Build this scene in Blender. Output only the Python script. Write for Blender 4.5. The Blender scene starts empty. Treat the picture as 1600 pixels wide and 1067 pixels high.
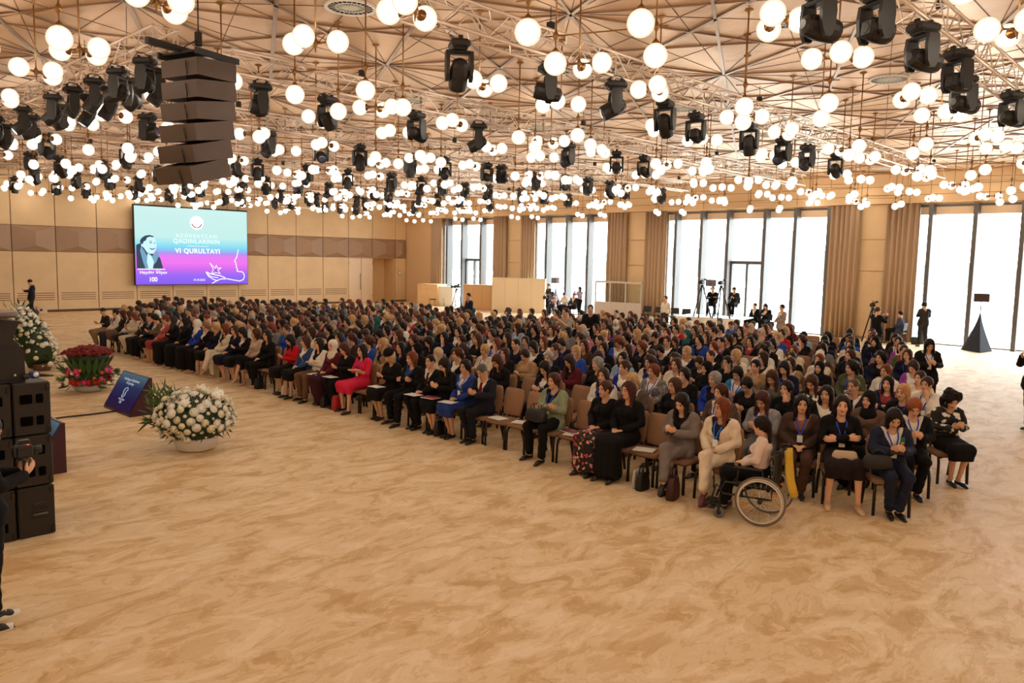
import bpy, bmesh, math, random
import numpy as np
from mathutils import Vector, Matrix, Euler

random.seed(7); rng = np.random.default_rng(7)
D = bpy.data
SC = bpy.context.scene
COL = SC.collection

# ------------------------------------------------------------------ camera
K = 0.97
FPX = 1238.24804; PITCH = 0.103276511; ROLL = 0.0203913685; YAW = 0.764580898
CH = 3.25 * K
Fv = Vector((math.cos(YAW)*math.cos(PITCH), math.sin(YAW)*math.cos(PITCH), -math.sin(PITCH)))
R0 = Vector((math.sin(YAW), -math.cos(YAW), 0)); U0 = R0.cross(Fv)
Rv = R0*math.cos(ROLL) + U0*math.sin(ROLL); Uv = -R0*math.sin(ROLL) + U0*math.cos(ROLL)
CAM = Vector((0, 0, CH))
cd = D.cameras.new('camera'); cam = D.objects.new('camera', cd); COL.objects.link(cam)
m = Matrix.Identity(4)
for i in range(3):
    m[i][0] = Rv[i]; m[i][1] = Uv[i]; m[i][2] = -Fv[i]; m[i][3] = CAM[i]
cam.matrix_world = m
cd.sensor_fit = 'HORIZONTAL'; cd.sensor_width = 36; cd.lens = FPX/1600*36
cd.clip_start = .05; cd.clip_end = 800
SC.camera = cam

# ------------------------------------------------------------------ world, light, exposure
w = D.worlds.new('world'); SC.world = w; w.use_nodes = True
wb = w.node_tree.nodes['Background']
wb.inputs[0].default_value = (0.93, 0.97, 1.0, 1); wb.inputs[1].default_value = 11.0
SC.view_settings.view_transform = 'Standard'; SC.view_settings.look = 'None'
EXV = 0.24; EK = 2**-EXV
SC.view_settings.exposure = EXV; SC.view_settings.gamma = 1
SC.view_settings.use_curve_mapping = False
SC.cycles.use_denoising = True
SC.cycles.max_bounces = 7; SC.cycles.diffuse_bounces = 4; SC.cycles.glossy_bounces = 3
SC.cycles.transparent_max_bounces = 8; SC.cycles.transmission_bounces = 3
SC.cycles.caustics_reflective = False; SC.cycles.caustics_refractive = False
SC.cycles.sample_clamp_indirect = 6

def pix(x, y, z=0.0):
    """the point at height z seen at a photograph pixel"""
    d = Fv*FPX + Rv*(x-800) - Uv*(y-533.5)
    t = (z-CH)/d.z
    return Vector((d.x*t, d.y*t, z))

# ------------------------------------------------------------------ materials
def lin(c):
    return tuple((v/12.92 if v <= .04045 else ((v+.055)/1.055)**2.4) for v in c)
def rgb(r, g, b): return lin((r/255, g/255, b/255))
MAT = {}
def to_mesh_obj(o):
    dg = bpy.context.evaluated_depsgraph_get(); me = D.meshes.new_from_object(o.evaluated_get(dg)); n = o.name
    p = D.objects.new('lettering', me); COL.objects.link(p); p.parent = o.parent; p.location = o.location; p.rotation_euler = o.rotation_euler
    D.objects.remove(o); return p
def mat(name, col=(.8, .8, .8), rough=.6, metal=0, objcol=False, bump=0, bscale=40, var=0, vscale=6, emis=None, estr=1, spec=.5):
    if name in MAT: return MAT[name]
    M = D.materials.new(name); M.use_nodes = True
    nt = M.node_tree; N = nt.nodes; L = nt.links; P = N['Principled BSDF']
    P.inputs['Base Color'].default_value = (*col, 1); P.inputs['Roughness'].default_value = rough
    P.inputs['Metallic'].default_value = metal; P.inputs['Specular IOR Level'].default_value = spec
    src = None
    if objcol:
        oi = N.new('ShaderNodeObjectInfo'); src = oi.outputs['Color']
    if var:
        tc = N.new('ShaderNodeTexCoord'); no = N.new('ShaderNodeTexNoise'); no.inputs['Scale'].default_value = vscale
        no.inputs['Detail'].default_value = 5
        L.new(tc.outputs['Object'], no.inputs['Vector'])
        mr = N.new('ShaderNodeMapRange'); mr.inputs[3].default_value = 1-var; mr.inputs[4].default_value = 1+var
        mr.inputs[1].default_value = .3; mr.inputs[2].default_value = .7
        L.new(no.outputs[0], mr.inputs[0])
        mx = N.new('ShaderNodeVectorMath'); mx.operation = 'SCALE'
        if src: L.new(src, mx.inputs[0])
        else: mx.inputs[0].default_value = col
        L.new(mr.outputs[0], mx.inputs['Scale']); src = mx.outputs[0]
    if src: L.new(src, P.inputs['Base Color'])
    if bump:
        tc2 = N.new('ShaderNodeTexCoord'); n2 = N.new('ShaderNodeTexNoise'); n2.inputs['Scale'].default_value = bscale
        L.new(tc2.outputs['Object'], n2.inputs['Vector'])
        bp = N.new('ShaderNodeBump'); bp.inputs['Strength'].default_value = bump; bp.inputs['Distance'].default_value = .01
        L.new(n2.outputs[0], bp.inputs['Height']); L.new(bp.outputs[0], P.inputs['Normal'])
    if emis:
        P.inputs['Emission Color'].default_value = (*emis, 1); P.inputs['Emission Strength'].default_value = estr
    MAT[name] = M
    return M

# ------------------------------------------------------------------ object helpers
def mesh_np(name, V, Fq, mats=(), smooth=True, mi=None):
    """mesh from arrays; Fq (n,4) or (n,3)"""
    V = np.asarray(V, dtype=np.float32); Fq = np.asarray(Fq, dtype=np.int32)
    me = D.meshes.new(name)
    n, k = Fq.shape
    me.vertices.add(len(V)); me.vertices.foreach_set('co', V.ravel())
    me.loops.add(n*k); me.loops.foreach_set('vertex_index', Fq.ravel())
    me.polygons.add(n)
    me.polygons.foreach_set('loop_start', np.arange(0, n*k, k, dtype=np.int32))
    me.polygons.foreach_set('loop_total', np.full(n, k, dtype=np.int32))
    me.polygons.foreach_set('use_smooth', np.full(n, smooth, dtype=bool))
    if mi is not None: me.polygons.foreach_set('material_index', np.asarray(mi, dtype=np.int32))
    for mm in mats: me.materials.append(mm)
    me.update(calc_edges=True)
    return me

class MB:
    """collects simple solids; build() links them as one mesh object"""
    def __init__(s): s.v = []; s.f = []; s.sm = []
    def add(s, vs, fs, smooth=False):
        o = len(s.v); s.v += [tuple(p) for p in vs]
        for f in fs: s.f.append(tuple(i+o for i in f)); s.sm.append(smooth)
        return s
    def box(s, c, d, M=None, bev=0):
        x, y, z = d[0]/2, d[1]/2, d[2]/2
        c = Vector(c)
        if bev:
            b = bev; pts = []; fs = []
            # chamfered box: three nested rings
            def ring(xx, yy, zz, cut): 
                return [(xx-cut, yy, zz), (-xx+cut, yy, zz), (-xx, yy-cut, zz), (-xx, -yy+cut, zz), (-xx+cut, -yy, zz), (xx-cut, -yy, zz), (xx, -yy+cut, zz), (xx, yy-cut, zz)]
            rings = [ring(x-b, y-b, -z, b*.6), ring(x, y, -z+b, b), ring(x, y, z-b, b), ring(x-b, y-b, z, b*.6)]
            for r in rings: pts += r
            for k in range(3):
                for i in range(8):
                    j = (i+1) % 8; fs.append((k*8+i, k*8+j, (k+1)*8+j, (k+1)*8+i))
            fs.append(tuple(range(7, -1, -1))); fs.append(tuple(24+i for i in range(8)))
            fs = [tuple(reversed(f)) for f in fs]
        else:
            pts = [(-x, -y, -z), (x, -y, -z), (x, y, -z), (-x, y, -z), (-x, -y, z), (x, -y, z), (x, y, z), (-x, y, z)]
            fs = [(3, 2, 1, 0), (4, 5, 6, 7), (0, 1, 5, 4), (1, 2, 6, 5), (2, 3, 7, 6), (3, 0, 4, 7)]
        P = [Vector(p) for p in pts]
        if M is not None: P = [M @ p for p in P]
        return s.add([p+c for p in P], fs)
    def bx(s, a, b, bev=0):
        return s.box([(a[i]+b[i])/2 for i in range(3)], [abs(b[i]-a[i]) for i in range(3)], None, bev)
    def tube(s, pts, r, n=6, close=False, caps=True, smooth=True):
        pts = [Vector(p) for p in pts]; m_ = len(pts)
        rs = r if isinstance(r, (list, tuple)) else [r]*m_
        vs = []; fs = []; up = None
        for i, p in enumerate(pts):
            if close: t = pts[(i+1) % m_]-pts[i-1]
            else: t = pts[min(i+1, m_-1)]-pts[max(i-1, 0)]
            t.normalize()
            if up is None: up = t.orthogonal().normalized()
            up = (up - t*up.dot(t))
            up = up.normalized() if up.length > 1e-6 else t.orthogonal().normalized()
            b = t.cross(up)
            for k in range(n):
                a = 2*math.pi*k/n
                vs.append(p+(up*math.cos(a)+b*math.sin(a))*rs[i])
        for i in range(m_ if close else m_-1):
            for k in range(n):
                k2 = (k+1) % n; i2 = (i+1) % m_
                fs.append((i*n+k, i*n+k2, i2*n+k2, i2*n+k))
        if caps and not close:
            fs.append(tuple(range(n-1, -1, -1))); fs.append(tuple((m_-1)*n+k for k in range(n)))
        return s.add(vs, fs, smooth)
    def lathe(s, prof, n=16, M=None, c=(0, 0, 0), smooth=True):
        vs = []; fs = []
        for (r, z) in prof:
            for k in range(n):
                a = 2*math.pi*k/n; vs.append(Vector((r*math.cos(a), r*math.sin(a), z)))
        for i in range(len(prof)-1):
            for k in range(n):
                k2 = (k+1) % n; fs.append((i*n+k, i*n+k2, (i+1)*n+k2, (i+1)*n+k))
        fs.append(tuple(range(n-1, -1, -1))); fs.append(tuple((len(prof)-1)*n+k for k in range(n)))
        if M is not None: vs = [M @ v for v in vs]
        c = Vector(c)
        return s.add([v+c for v in vs], fs, smooth)
    def prism(s, poly, d, M=None, c=(0, 0, 0)):
        """polygon in local xz, extruded along y by d (centred)"""
        n = len(poly)
        vs = [Vector((x, -d/2, z)) for x, z in poly]+[Vector((x, d/2, z)) for x, z in poly]
        fs = [tuple(range(n)), tuple(range(2*n-1, n-1, -1))]
        for i in range(n):
            j = (i+1) % n; fs.append((i, i+n, j+n, j))
        if M is not None: vs = [M @ v for v in vs]
        c = Vector(c)
        return s.add([v+c for v in vs], fs)
    def ball(s, c, r, nu=12, nv=8, M=None):
        r = (r, r, r) if not isinstance(r, (tuple, list)) else r
        prof = []
        vs = [Vector((0, 0, -r[2]))]; fs = []
        for i in range(1, nv):
            a = math.pi*i/nv
            for k in range(nu):
                b = 2*math.pi*k/nu
                vs.append(Vector((r[0]*math.sin(a)*math.cos(b), r[1]*math.sin(a)*math.sin(b), -r[2]*math.cos(a))))
        vs.append(Vector((0, 0, r[2])))
        for k in range(nu): fs.append((0, 1+(k+1) % nu, 1+k))
        for i in range(nv-2):
            for k in range(nu):
                k2 = (k+1) % nu; a = 1+i*nu
                fs.append((a+k, a+k2, a+nu+k2, a+nu+k))
        a = 1+(nv-2)*nu
        for k in range(nu): fs.append((a+k, a+(k+1) % nu, len(vs)-1))
        if M is not None: vs = [M @ v for v in vs]
        c = Vector(c)
        return s.add([v+c for v in vs], fs, True)
    def mesh(s, name, *mats):
        me = D.meshes.new(name); me.from_pydata(s.v, [], s.f)
        me.polygons.foreach_set('use_smooth', s.sm)
        for mm in mats: me.materials.append(mm)
        me.update(); return me
    def build(s, name, mt, parent=None, **kw): return link(s.mesh(name, mt), name, parent, **kw)

def link(me, name, parent=None, loc=None, rz=None, color=None, label=None, cat=None, group=None, kind=None):
    o = D.objects.new(name, me); COL.objects.link(o)
    if parent is not None: o.parent = parent
    if loc is not None: o.location = loc
    if rz is not None: o.rotation_euler = (0, 0, rz)
    if color is not None: o.color = (*color[:3], 1)
    if label: o['label'] = label
    if cat: o['category'] = cat
    if group: o['group'] = group
    if kind: o['kind'] = kind
    return o
def thing(name, label, cat, loc=(0, 0, 0), rz=0, group=None):
    return link(None, name, None, loc, rz, None, label, cat, group)
def struct(name, mb, mt, parent=None):
    return mb.build(name, mt, parent, kind=None if parent else 'structure')
ORD = ['first', 'second', 'third', 'fourth', 'fifth', 'sixth', 'seventh', 'eighth', 'ninth', 'tenth', 'eleventh', 'twelfth', 'thirteenth', 'fourteenth', 'fifteenth', 'sixteenth', 'seventeenth', 'eighteenth', 'nineteenth']
def ordn(i):
    if i < len(ORD): return ORD[i]
    n = i+1; return '%d%s' % (n, {1: 'st', 2: 'nd', 3: 'rd'}.get(n % 10 if n % 100 not in (11, 12, 13) else 0, 'th'))
# ------------------------------------------------------------------ ROOM
BY = 44.963; WX = 35.743; ZC = 7.0; XL = -7.0; YN = -9.0
M_wall = mat('wall_panel', rgb(220, 191, 150), .55, var=.06, vscale=1.2, bump=.05, bscale=3)
M_band = mat('band_panel', rgb(160, 130, 106), .5, var=.04, vscale=2)
M_joint = mat('joint_dark', rgb(95, 72, 50), .8)
M_vent = mat('vent_slot', rgb(120, 95, 70), .7)
M_frame = mat('window_metal', rgb(98, 94, 92), .5, metal=.3)
M_blk = mat('black_plastic', rgb(30, 27, 27), .55)
M_blk2 = mat('black_satin', rgb(22, 21, 22), .35)
M_brass = mat('aged_brass', rgb(150, 110, 66), .35, metal=.75)
M_alu = mat('truss_aluminium', rgb(222, 205, 192), .4, metal=.5)
M_strip = mat('ceiling_strip_metal', rgb(150, 125, 105), .35, metal=.6)
M_chrome = mat('chrome', rgb(200, 200, 205), .2, metal=1)
M_white = mat('white_paint', rgb(235, 232, 225), .5)
M_wood = mat('pale_wood', rgb(226, 190, 142), .5, var=.05, vscale=3)
M_curtain = mat('curtain_cloth', rgb(186, 158, 130), .85, bump=.1, bscale=80)

# floor carpet with marbled streaks
def floor_mat():
    M = D.materials.new('marbled_carpet'); M.use_nodes = True
    nt = M.node_tree; N = nt.nodes; L = nt.links; P = N['Principled BSDF']
    tc = N.new('ShaderNodeTexCoord'); mp = N.new('ShaderNodeMapping')
    mp.inputs['Rotation'].default_value = (0, 0, math.radians(-6)); mp.inputs['Scale'].default_value = (1.15, 2.1, 1)
    L.new(tc.outputs['Object'], mp.inputs[0])
    n0 = N.new('ShaderNodeTexNoise'); n0.inputs['Scale'].default_value = .55; n0.inputs['Detail'].default_value = 3
    L.new(mp.outputs[0], n0.inputs['Vector'])
    ad = N.new('ShaderNodeVectorMath'); ad.operation = 'MULTIPLY_ADD'
    ad.inputs[1].default_value = (1.3, 1.3, 0)
    L.new(n0.outputs['Color'], ad.inputs[0]); L.new(mp.outputs[0], ad.inputs[2])
    n1 = N.new('ShaderNodeTexNoise'); n1.inputs['Scale'].default_value = 1.3; n1.inputs['Detail'].default_value = 11
    n1.inputs['Roughness'].default_value = .66; n1.inputs['Distortion'].default_value = .6
    L.new(ad.outputs[0], n1.inputs['Vector'])
    r1 = N.new('ShaderNodeValToRGB'); e = r1.color_ramp.elements
    e[0].position = .38; e[0].color = (*rgb(214, 178, 130), 1)
    e[1].position = .60; e[1].color = (*rgb(242, 218, 184), 1)
    a = e.new(.455); a.color = (*rgb(222, 190, 142), 1)
    a = e.new(.465); a.color = (*rgb(232, 203, 160), 1)
    a = e.new(.54); a.color = (*rgb(234, 206, 166), 1)
    L.new(n1.outputs[0], r1.inputs[0])
    n3 = N.new('ShaderNodeTexNoise'); n3.inputs['Scale'].default_value = 2.2; n3.inputs['Detail'].default_value = 8; n3.inputs['Distortion'].default_value = 2.2
    L.new(ad.outputs[0], n3.inputs['Vector'])
    r3 = N.new('ShaderNodeValToRGB'); e = r3.color_ramp.elements
    e[0].position = .485; e[0].color = (1, 1, 1, 1); e[1].position = .53; e[1].color = (1, 1, 1, 1)
    a = e.new(.505); a.color = (.84, .80, .72, 1)
    L.new(n3.outputs[0], r3.inputs[0])
    n4 = N.new('ShaderNodeTexNoise'); n4.inputs['Scale'].default_value = 1.9; n4.inputs['Detail'].default_value = 9; n4.inputs['Roughness'].default_value = .62
    L.new(ad.outputs[0], n4.inputs['Vector'])
    r4 = N.new('ShaderNodeValToRGB'); e = r4.color_ramp.elements
    e[0].position = .452; e[0].color = (.89, .83, .72, 1); e[1].position = .462; e[1].color = (1, 1, 1, 1)
    L.new(n4.outputs[0], r4.inputs[0])
    mx = N.new('ShaderNodeMix'); mx.data_type = 'RGBA'; mx.blend_type = 'MULTIPLY'; mx.inputs[0].default_value = .6
    L.new(r1.outputs[0], mx.inputs[6]); L.new(r3.outputs[0], mx.inputs[7])
    m4 = N.new('ShaderNodeMix'); m4.data_type = 'RGBA'; m4.blend_type = 'MULTIPLY'; m4.inputs[0].default_value = .8
    L.new(mx.outputs[2], m4.inputs[6]); L.new(r4.outputs[0], m4.inputs[7])
    L.new(m4.outputs[2], P.inputs['Base Color'])
    P.inputs['Roughness'].default_value = .62; P.inputs['Specular IOR Level'].default_value = .35
    n2 = N.new('ShaderNodeTexNoise'); n2.inputs['Scale'].default_value = 160
    L.new(tc.outputs['Object'], n2.inputs['Vector'])
    bp = N.new('ShaderNodeBump'); bp.inputs['Strength'].default_value = .25; bp.inputs['Distance'].default_value = .004
    L.new(n2.outputs[0], bp.inputs['Height']); L.new(bp.outputs[0], P.inputs['Normal'])
    return M
M_floor = floor_mat()
struct('floor', MB().bx((XL, YN, -.2), (WX+.3, BY+1.4, 0)), M_floor)

# ceiling : satin metallic sheets, gently dented
def ceil_mat():
    M = D.materials.new('satin_ceiling'); M.use_nodes = True
    nt = M.node_tree; N = nt.nodes; L = nt.links; P = N['Principled BSDF']
    P.inputs['Base Color'].default_value = (*rgb(198, 160, 122), 1)
    P.inputs['Roughness'].default_value = .4; P.inputs['Metallic'].default_value = .45
    tc = N.new('ShaderNodeTexCoord'); n2 = N.new('ShaderNodeTexNoise'); n2.inputs['Scale'].default_value = 1.6; n2.inputs['Detail'].default_value = 4
    L.new(tc.outputs['Object'], n2.inputs['Vector'])
    bp = N.new('ShaderNodeBump'); bp.inputs['Strength'].default_value = .35; bp.inputs['Distance'].default_value = .08
    L.new(n2.outputs[0], bp.inputs['Height']); L.new(bp.outputs[0], P.inputs['Normal'])
    return M
M_ceil = ceil_mat()
ceil = struct('ceiling', MB().bx((XL, YN, ZC), (WX+.6, BY+.3, ZC+.2)), M_ceil)

S0 = Vector((9.86, 8.33)); E1 = Vector((5.08, .16)); E2 = Vector((.17, 4.95))
def star(i, j): return S0+E1*i+E2*j
def inroom(p, mrg=.3): return XL+mrg < p.x < WX-mrg-.6 and YN+mrg < p.y < BY-mrg
def clip_line(a, b):
    """clip segment to the ceiling rectangle"""
    t0, t1 = 0, 1; d = b-a
    for p, q in ((-d.x, a.x-XL-.1), (d.x, WX-.75-a.x), (-d.y, a.y-YN-.1), (d.y, BY-.1-a.y)):
        if abs(p) < 1e-9:
            if q < 0: return None
            continue
        r = q/p
        if p < 0: t0 = max(t0, r)
        else: t1 = min(t1, r)
    if t0 >= t1: return None
    return a+d*t0, a+d*t1
def flatbar(mb, a, b, wd, z0, z1):
    d = (b-a).normalized(); n = Vector((-d.y, d.x))*wd/2
    q = [a+n, b+n, b-n, a-n]
    vs = [(p.x, p.y, z0) for p in q]+[(p.x, p.y, z1) for p in q]
    mb.add(vs, [(0, 1, 2, 3), (7, 6, 5, 4), (0, 4, 5, 1), (1, 5, 6, 2), (2, 6, 7, 3), (3, 7, 4, 0)])
seen = set()
for i in range(-4, 7):
    for j in range(-4, 9):
        for dx, dy in ((1, 2), (2, 1), (-1, 2), (-2, 1)):
            a = star(i, j); b = star(i+dx, j+dy)
            c = clip_line(a, b)
            if c and (c[1]-c[0]).length > .5:
                mb = MB(); wide = {(1, 2): .07, (2, 1): .05}.get((dx, dy), .022)
                flatbar(mb, c[0], c[1], wide, ZC-.03, ZC+.01); mb.build('ceiling_strip', M_strip, ceil)
seam = MB()
for i in range(-4, 7):
    for j in range(-4, 9):
        a = star(i, j)
        for dx, dy in ((1, 0), (0, 1), (1, 3), (3, 1), (1, 1), (-1, 1)):
            for sg in (1, -1):
                f = .5 if abs(dx)+abs(dy) > 2 else .5
                c = clip_line(a, a+(E1*dx+E2*dy)*sg*f)
                if c: flatbar(seam, c[0], c[1], .012, ZC-.006, ZC+.01)
seam.build('panel_seams', M_joint, ceil, kind='stuff')

# round air diffusers at bay centres
def diffuser_mesh():
    mb = MB(); mb2 = MB()
    mb2.lathe([(.36, -.012), (.36, 0)], 28)  # flat black disc stands in for the shade behind the grille
    n = 28
    for r0, r1 in ((.35, .40), (.225, .23), (.12, .125), (0.03, .05)):
        vs = []; fs = []
        for k in range(n):
            a = 2*math.pi*k/n
            for r, z in ((r0, -.03), (r1, -.03), (r1, 0), (r0, 0)): vs.append((r*math.cos(a), r*math.sin(a), z))
        for k in range(n):
            for q in range(4):
                k2 = (k+1) % n; q2 = (q+1) % 4
                fs.append((k*4+q, k*4+q2, k2*4+q2, k2*4+q))
        mb.add(vs, fs)
    for k in range(24):
        a = 2*math.pi*k/24; u = Vector((math.cos(a), math.sin(a), 0))
        mb.tube([u*.05+Vector((0, 0, -.02)), u*.36+Vector((0, 0, -.02))], .005, 4)
    return mb.mesh('grille', M_white), mb2.mesh('duct_shade', mat('duct_shade_black', (.004, .004, .004), 1, spec=0))
dg, dk = diffuser_mesh()
for i in range(-2, 5):
    for j in range(-2, 7):
        p = star(i, j)+(E1+E2)*.5
        if inroom(p, 1) and Fv.dot(Vector((p.x, p.y, ZC))-CAM) > 0:
            t = thing('air_diffuser', 'round white ceiling air diffuser, %s bay from windows, %s from back wall' % (ordn(4-i), ordn(6-j)), 'air vent', (p.x, p.y, ZC), 0, 'round ceiling air diffusers')
            link(dg, 'grille', t); link(dk, 'duct_shade', t)

# back wall : rows of panels on a dark backing
JX0 = 11.533*K; JS = 2.0261*K
ZB0, ZB1 = 3.16898*K, 4.478*K
wb_ = struct('wall_back', MB().bx((XL, BY, 0), (JX0+10*JS, BY+.3, ZC)).bx((JX0+12*JS, BY, 0), (WX, BY+.3, ZC)).bx((JX0+10*JS, BY, ZB0), (JX0+12*JS, BY+.3, ZC)), M_joint)
g = .018
slot = MB()
for k in range(-9, 13):
    x0 = JX0+JS*k+g; x1 = min(JX0+JS*(k+1)-g, WX-.05)
    if k not in (10, 11):
        MB().bx((x0, BY-.05, .12), (x1, BY, ZB0-g), .006).build('wall_panel', M_wall, wb_)
        if k != 12:
            for q in range(4):
                slot.bx((x0+.14, BY-.056, .62+q*.11), (x1-.14, BY-.049, .655+q*.11))
    MB().bx((x0, BY-.05, ZB1+g), (x1, BY, ZC), .006).build('wall_panel', M_wall, wb_)
    # folded relief panel of the band
    z0, z1 = ZB0, ZB1; zm = (z0+z1)/2; xm = x0+(x1-x0)*.52; hh = (z1-z0)*.30
    A = [(x0, BY-.04, z0), (x1, BY-.04, z0), (x1, BY-.04, z1), (x0, BY-.04, z1)]
    B = [(xm, BY-.22, zm-hh*.9), (xm, BY-.22, zm+hh*.9)]
    MB().add(A+B, [(0, 4, 5, 3), (1, 2, 5, 4), (0, 1, 4), (3, 5, 2)]).build('folded_panel', M_band, wb_)
slot.build('vent_slots', M_vent, wb_, kind='stuff')
struct('baseboard_back', MB().bx((XL, BY-.07, 0), (JX0+10*JS, BY, .1)).bx((JX0+12*JS, BY-.07, 0), (WX, BY, .1)), M_joint)
# entrance doors in a recess
dx0, dx1 = JX0+10*JS, JX0+12*JS
rec = struct('trim_entrance', MB().bx((dx0, BY, 0), (dx0+.04, BY+1.2, ZB0)).bx((dx1-.04, BY, 0), (dx1, BY+1.2, ZB0)).bx((dx0, BY, ZB0-.04), (dx1, BY+1.2, ZB0)).bx((dx0, BY+1.2, 0), (dx1, BY+1.3, ZB0)), M_wood)
for n_, (a, b) in enumerate(((dx0+.05, dx0+1.05), (dx0+1.08, dx0+2.0))):
    dr = struct('door_%d' % (n_+1), MB().bx((a, BY-.02, .02), (b, BY+.05, ZB0-.06), .01), mat('door_paint', rgb(228, 205, 176), .45))
    hx = b-.12 if n_ == 0 else a+.12
    if n_ == 0:
        MB().tube([(hx, BY-.1, .9), (hx, BY-.1, 2.0)], .018, 8).tube([(hx, BY-.1, 1.0), (hx, BY-.01, 1.0)], .012, 6).tube([(hx, BY-.1, 1.9), (hx, BY-.01, 1.9)], .012, 6).build('door_handle', M_frame, dr)
    MB().bx((b-.012 if n_ else a, BY-.04, 2.6), (b if n_ else a+.012, BY-.02, 2.75)).bx((b-.012 if n_ else a, BY-.04, .4), (b if n_ else a+.012, BY-.02, .55)).build('hinge', M_frame, dr)
# round clock-like sign
ck = thing('round_sign', 'small round white sign with a dark rim on the panel right of the entrance doors', 'sign', (JX0+12.2*JS, BY-.06, 2.02))
MB().lathe([(.17, 0), (.17, .02)], 24, Matrix.Rotation(math.pi/2, 4, 'X')).build('rim', M_joint, ck)
MB().lathe([(.15, 0), (.15, .03)], 24, Matrix.Rotation(math.pi/2, 4, 'X')).build('face', M_white, ck)
MB().box((0, -.04, .03), (.02, .01, .1)).box((.0, -.04, -.06), (.03, .01, .03)).build('hand', M_joint, ck)

# window wall
ZW = 5.92192*K
def glass_mat():
    M = D.materials.new('window_glass'); M.use_nodes = True
    nt = M.node_tree; N = nt.nodes; L = nt.links
    for n in list(N): N.remove(n)
    o = N.new('ShaderNodeOutputMaterial'); mx = N.new('ShaderNodeMixShader'); tr = N.new('ShaderNodeBsdfTransparent'); gl = N.new('ShaderNodeBsdfGlossy')
    gl.inputs['Roughness'].default_value = .02; mx.inputs[0].default_value = .06
    tr.inputs[0].default_value = (.96, .99, .99, 1)
    L.new(tr.outputs[0], mx.inputs[1]); L.new(gl.outputs[0], mx.inputs[2]); L.new(mx.outputs[0], o.inputs[0])
    return M
M_glass = glass_mat()
wins = [(35.64, 40.81, [40.1, 38.63, 36.85], (38.63, 36.85)), (26.64, 32.41, [31.26, 29.71, 28.15], None),
        (14.39, 23.16, [22.43, 20.94, 19.49, 17.58, 16.10, 14.56], (19.49, 17.58)),
        (-4.0, 10.96, [10.39, 8.76, 7.13, 5.5, 3.87, 2.24, .61, -1.02, -2.65], None)]
ww = MB().bx((WX, YN, ZW), (WX+.3, BY, ZC)).bx((WX-.55, YN, ZW+.06), (WX, BY, ZC))
edges = [(BY, 40.81), (35.64, 32.41), (26.64, 23.16), (14.39, 10.96), (-4.0, YN)]
for a, b in edges: ww.bx((WX, b, 0), (WX+.3, a, ZW))
wwo = struct('wall_windows', ww, mat('bulkhead_paint', rgb(224, 190, 148), .6))
sm = MB()
for z in (ZW+.38, ZW+.75): sm.bx((WX-.556, YN, z-.008), (WX-.549, BY, z+.008))
for y in np.arange(YN+1, BY, 2.4): sm.bx((WX-.556, y-.006, ZW+.06), (WX-.549, y+.006, ZC))
sm.build('bulkhead_joints', M_joint, wwo, kind='stuff')
for wn, (y0, y1, mul, door) in enumerate(wins):
    wo = struct('window_%d' % (wn+1), MB().bx((WX-.02, y0, 0), (WX+.1, y1, .05)).bx((WX-.02, y0, ZW-.1), (WX+.1, y1, ZW)).bx((WX-.02, y0, 0), (WX+.1, y0+.05, ZW)).bx((WX-.02, y1-.05, 0), (WX+.1, y1, ZW)), M_frame)
    for y in mul:
        MB().bx((WX-.42, y-.08, 0), (WX+.06, y+.08, ZW)).build('mullion', M_frame, wo)
    ys = [y1]+mul+[y0]
    for a, b in zip(ys[:-1], ys[1:]):
        if a-b < .2: continue
        MB().bx((WX+.03, b+.05, .05), (WX+.04, a-.05, ZW-.1)).build('pane', M_glass, wo)
        MB().bx((WX-.012, b+.06, ZW-.42), (WX-.004, a-.06, ZW-.06)).build('blind', mat('blind_cloth', rgb(232, 205, 180), .9), wo)
    if door:
        a, b = door; zt = 2.05*1.3 if wn else 3.1
        zt = 3.15 if wn == 2 else 3.0
        d = MB().bx((WX-.12, b, zt), (WX+.06, a, zt+.14)).bx((WX-.1, (a+b)/2-.05, 0), (WX+.06, (a+b)/2+.05, zt)).bx((WX-.1, a-.16, 0), (WX+.06, a-.05, zt)).bx((WX-.1, b+.05, 0), (WX+.06, b+.14, zt)).build('window_door_frame', M_frame, wo)
    # bright roof slope the photograph hints at outside
# piers between windows : beige panels + curtains
def curtain(y0, y1, lab):
    n = int((y1-y0)/.035); vs = []; fs = []
    for i in range(n+1):
        y = y0+(y1-y0)*i/n
        for z, sp in ((0.02, 1.15), (2.2, 1.0), (ZW+.3, .9)):
            x = WX-.34+.09*sp*math.sin(i*1.02+.7*math.sin(i*.31))+.02*math.sin(i*.2+z)
            vs.append((x, y, z))
    for i in range(n):
        for k in range(2):
            a = i*3+k; b = a+3; fs.append((a, b, b+1, a+1))
    mb = MB().add(vs, fs, True); o = mb.build('curtain', M_curtain)
    sd = o.modifiers.new('thick', 'SOLIDIFY'); sd.thickness = .01
    o['label'] = lab; o['category'] = 'curtain'; o['group'] = 'pleated beige curtains between the windows'
piers = [((32.41, 35.64), (33.3, 34.75), 'between the two farthest windows'), ((23.16, 26.64), (24.2, 25.62), 'between the booth window and the platform window'), ((10.96, 14.39), (12.0, 13.3), 'behind the tripod cameraman')]
for (a, b), (c, d), wh in piers:
    for z0, z1 in ((0.1, 2.95), (2.97, 4.3), (4.32, ZW+.05)):
        MB().bx((WX-.12, c, z0), (WX, d, z1), .006).build('wall_panel', M_wall, wwo)
    curtain(a-.15, c+.1, 'pleated beige curtain %s, nearer the camera' % wh)
    curtain(d-.1, b+.15, 'pleated beige curtain %s, nearer the back wall' % wh)
curtain(40.7, 41.9, 'pleated beige curtain in the far corner beside the entrance wall')
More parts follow.
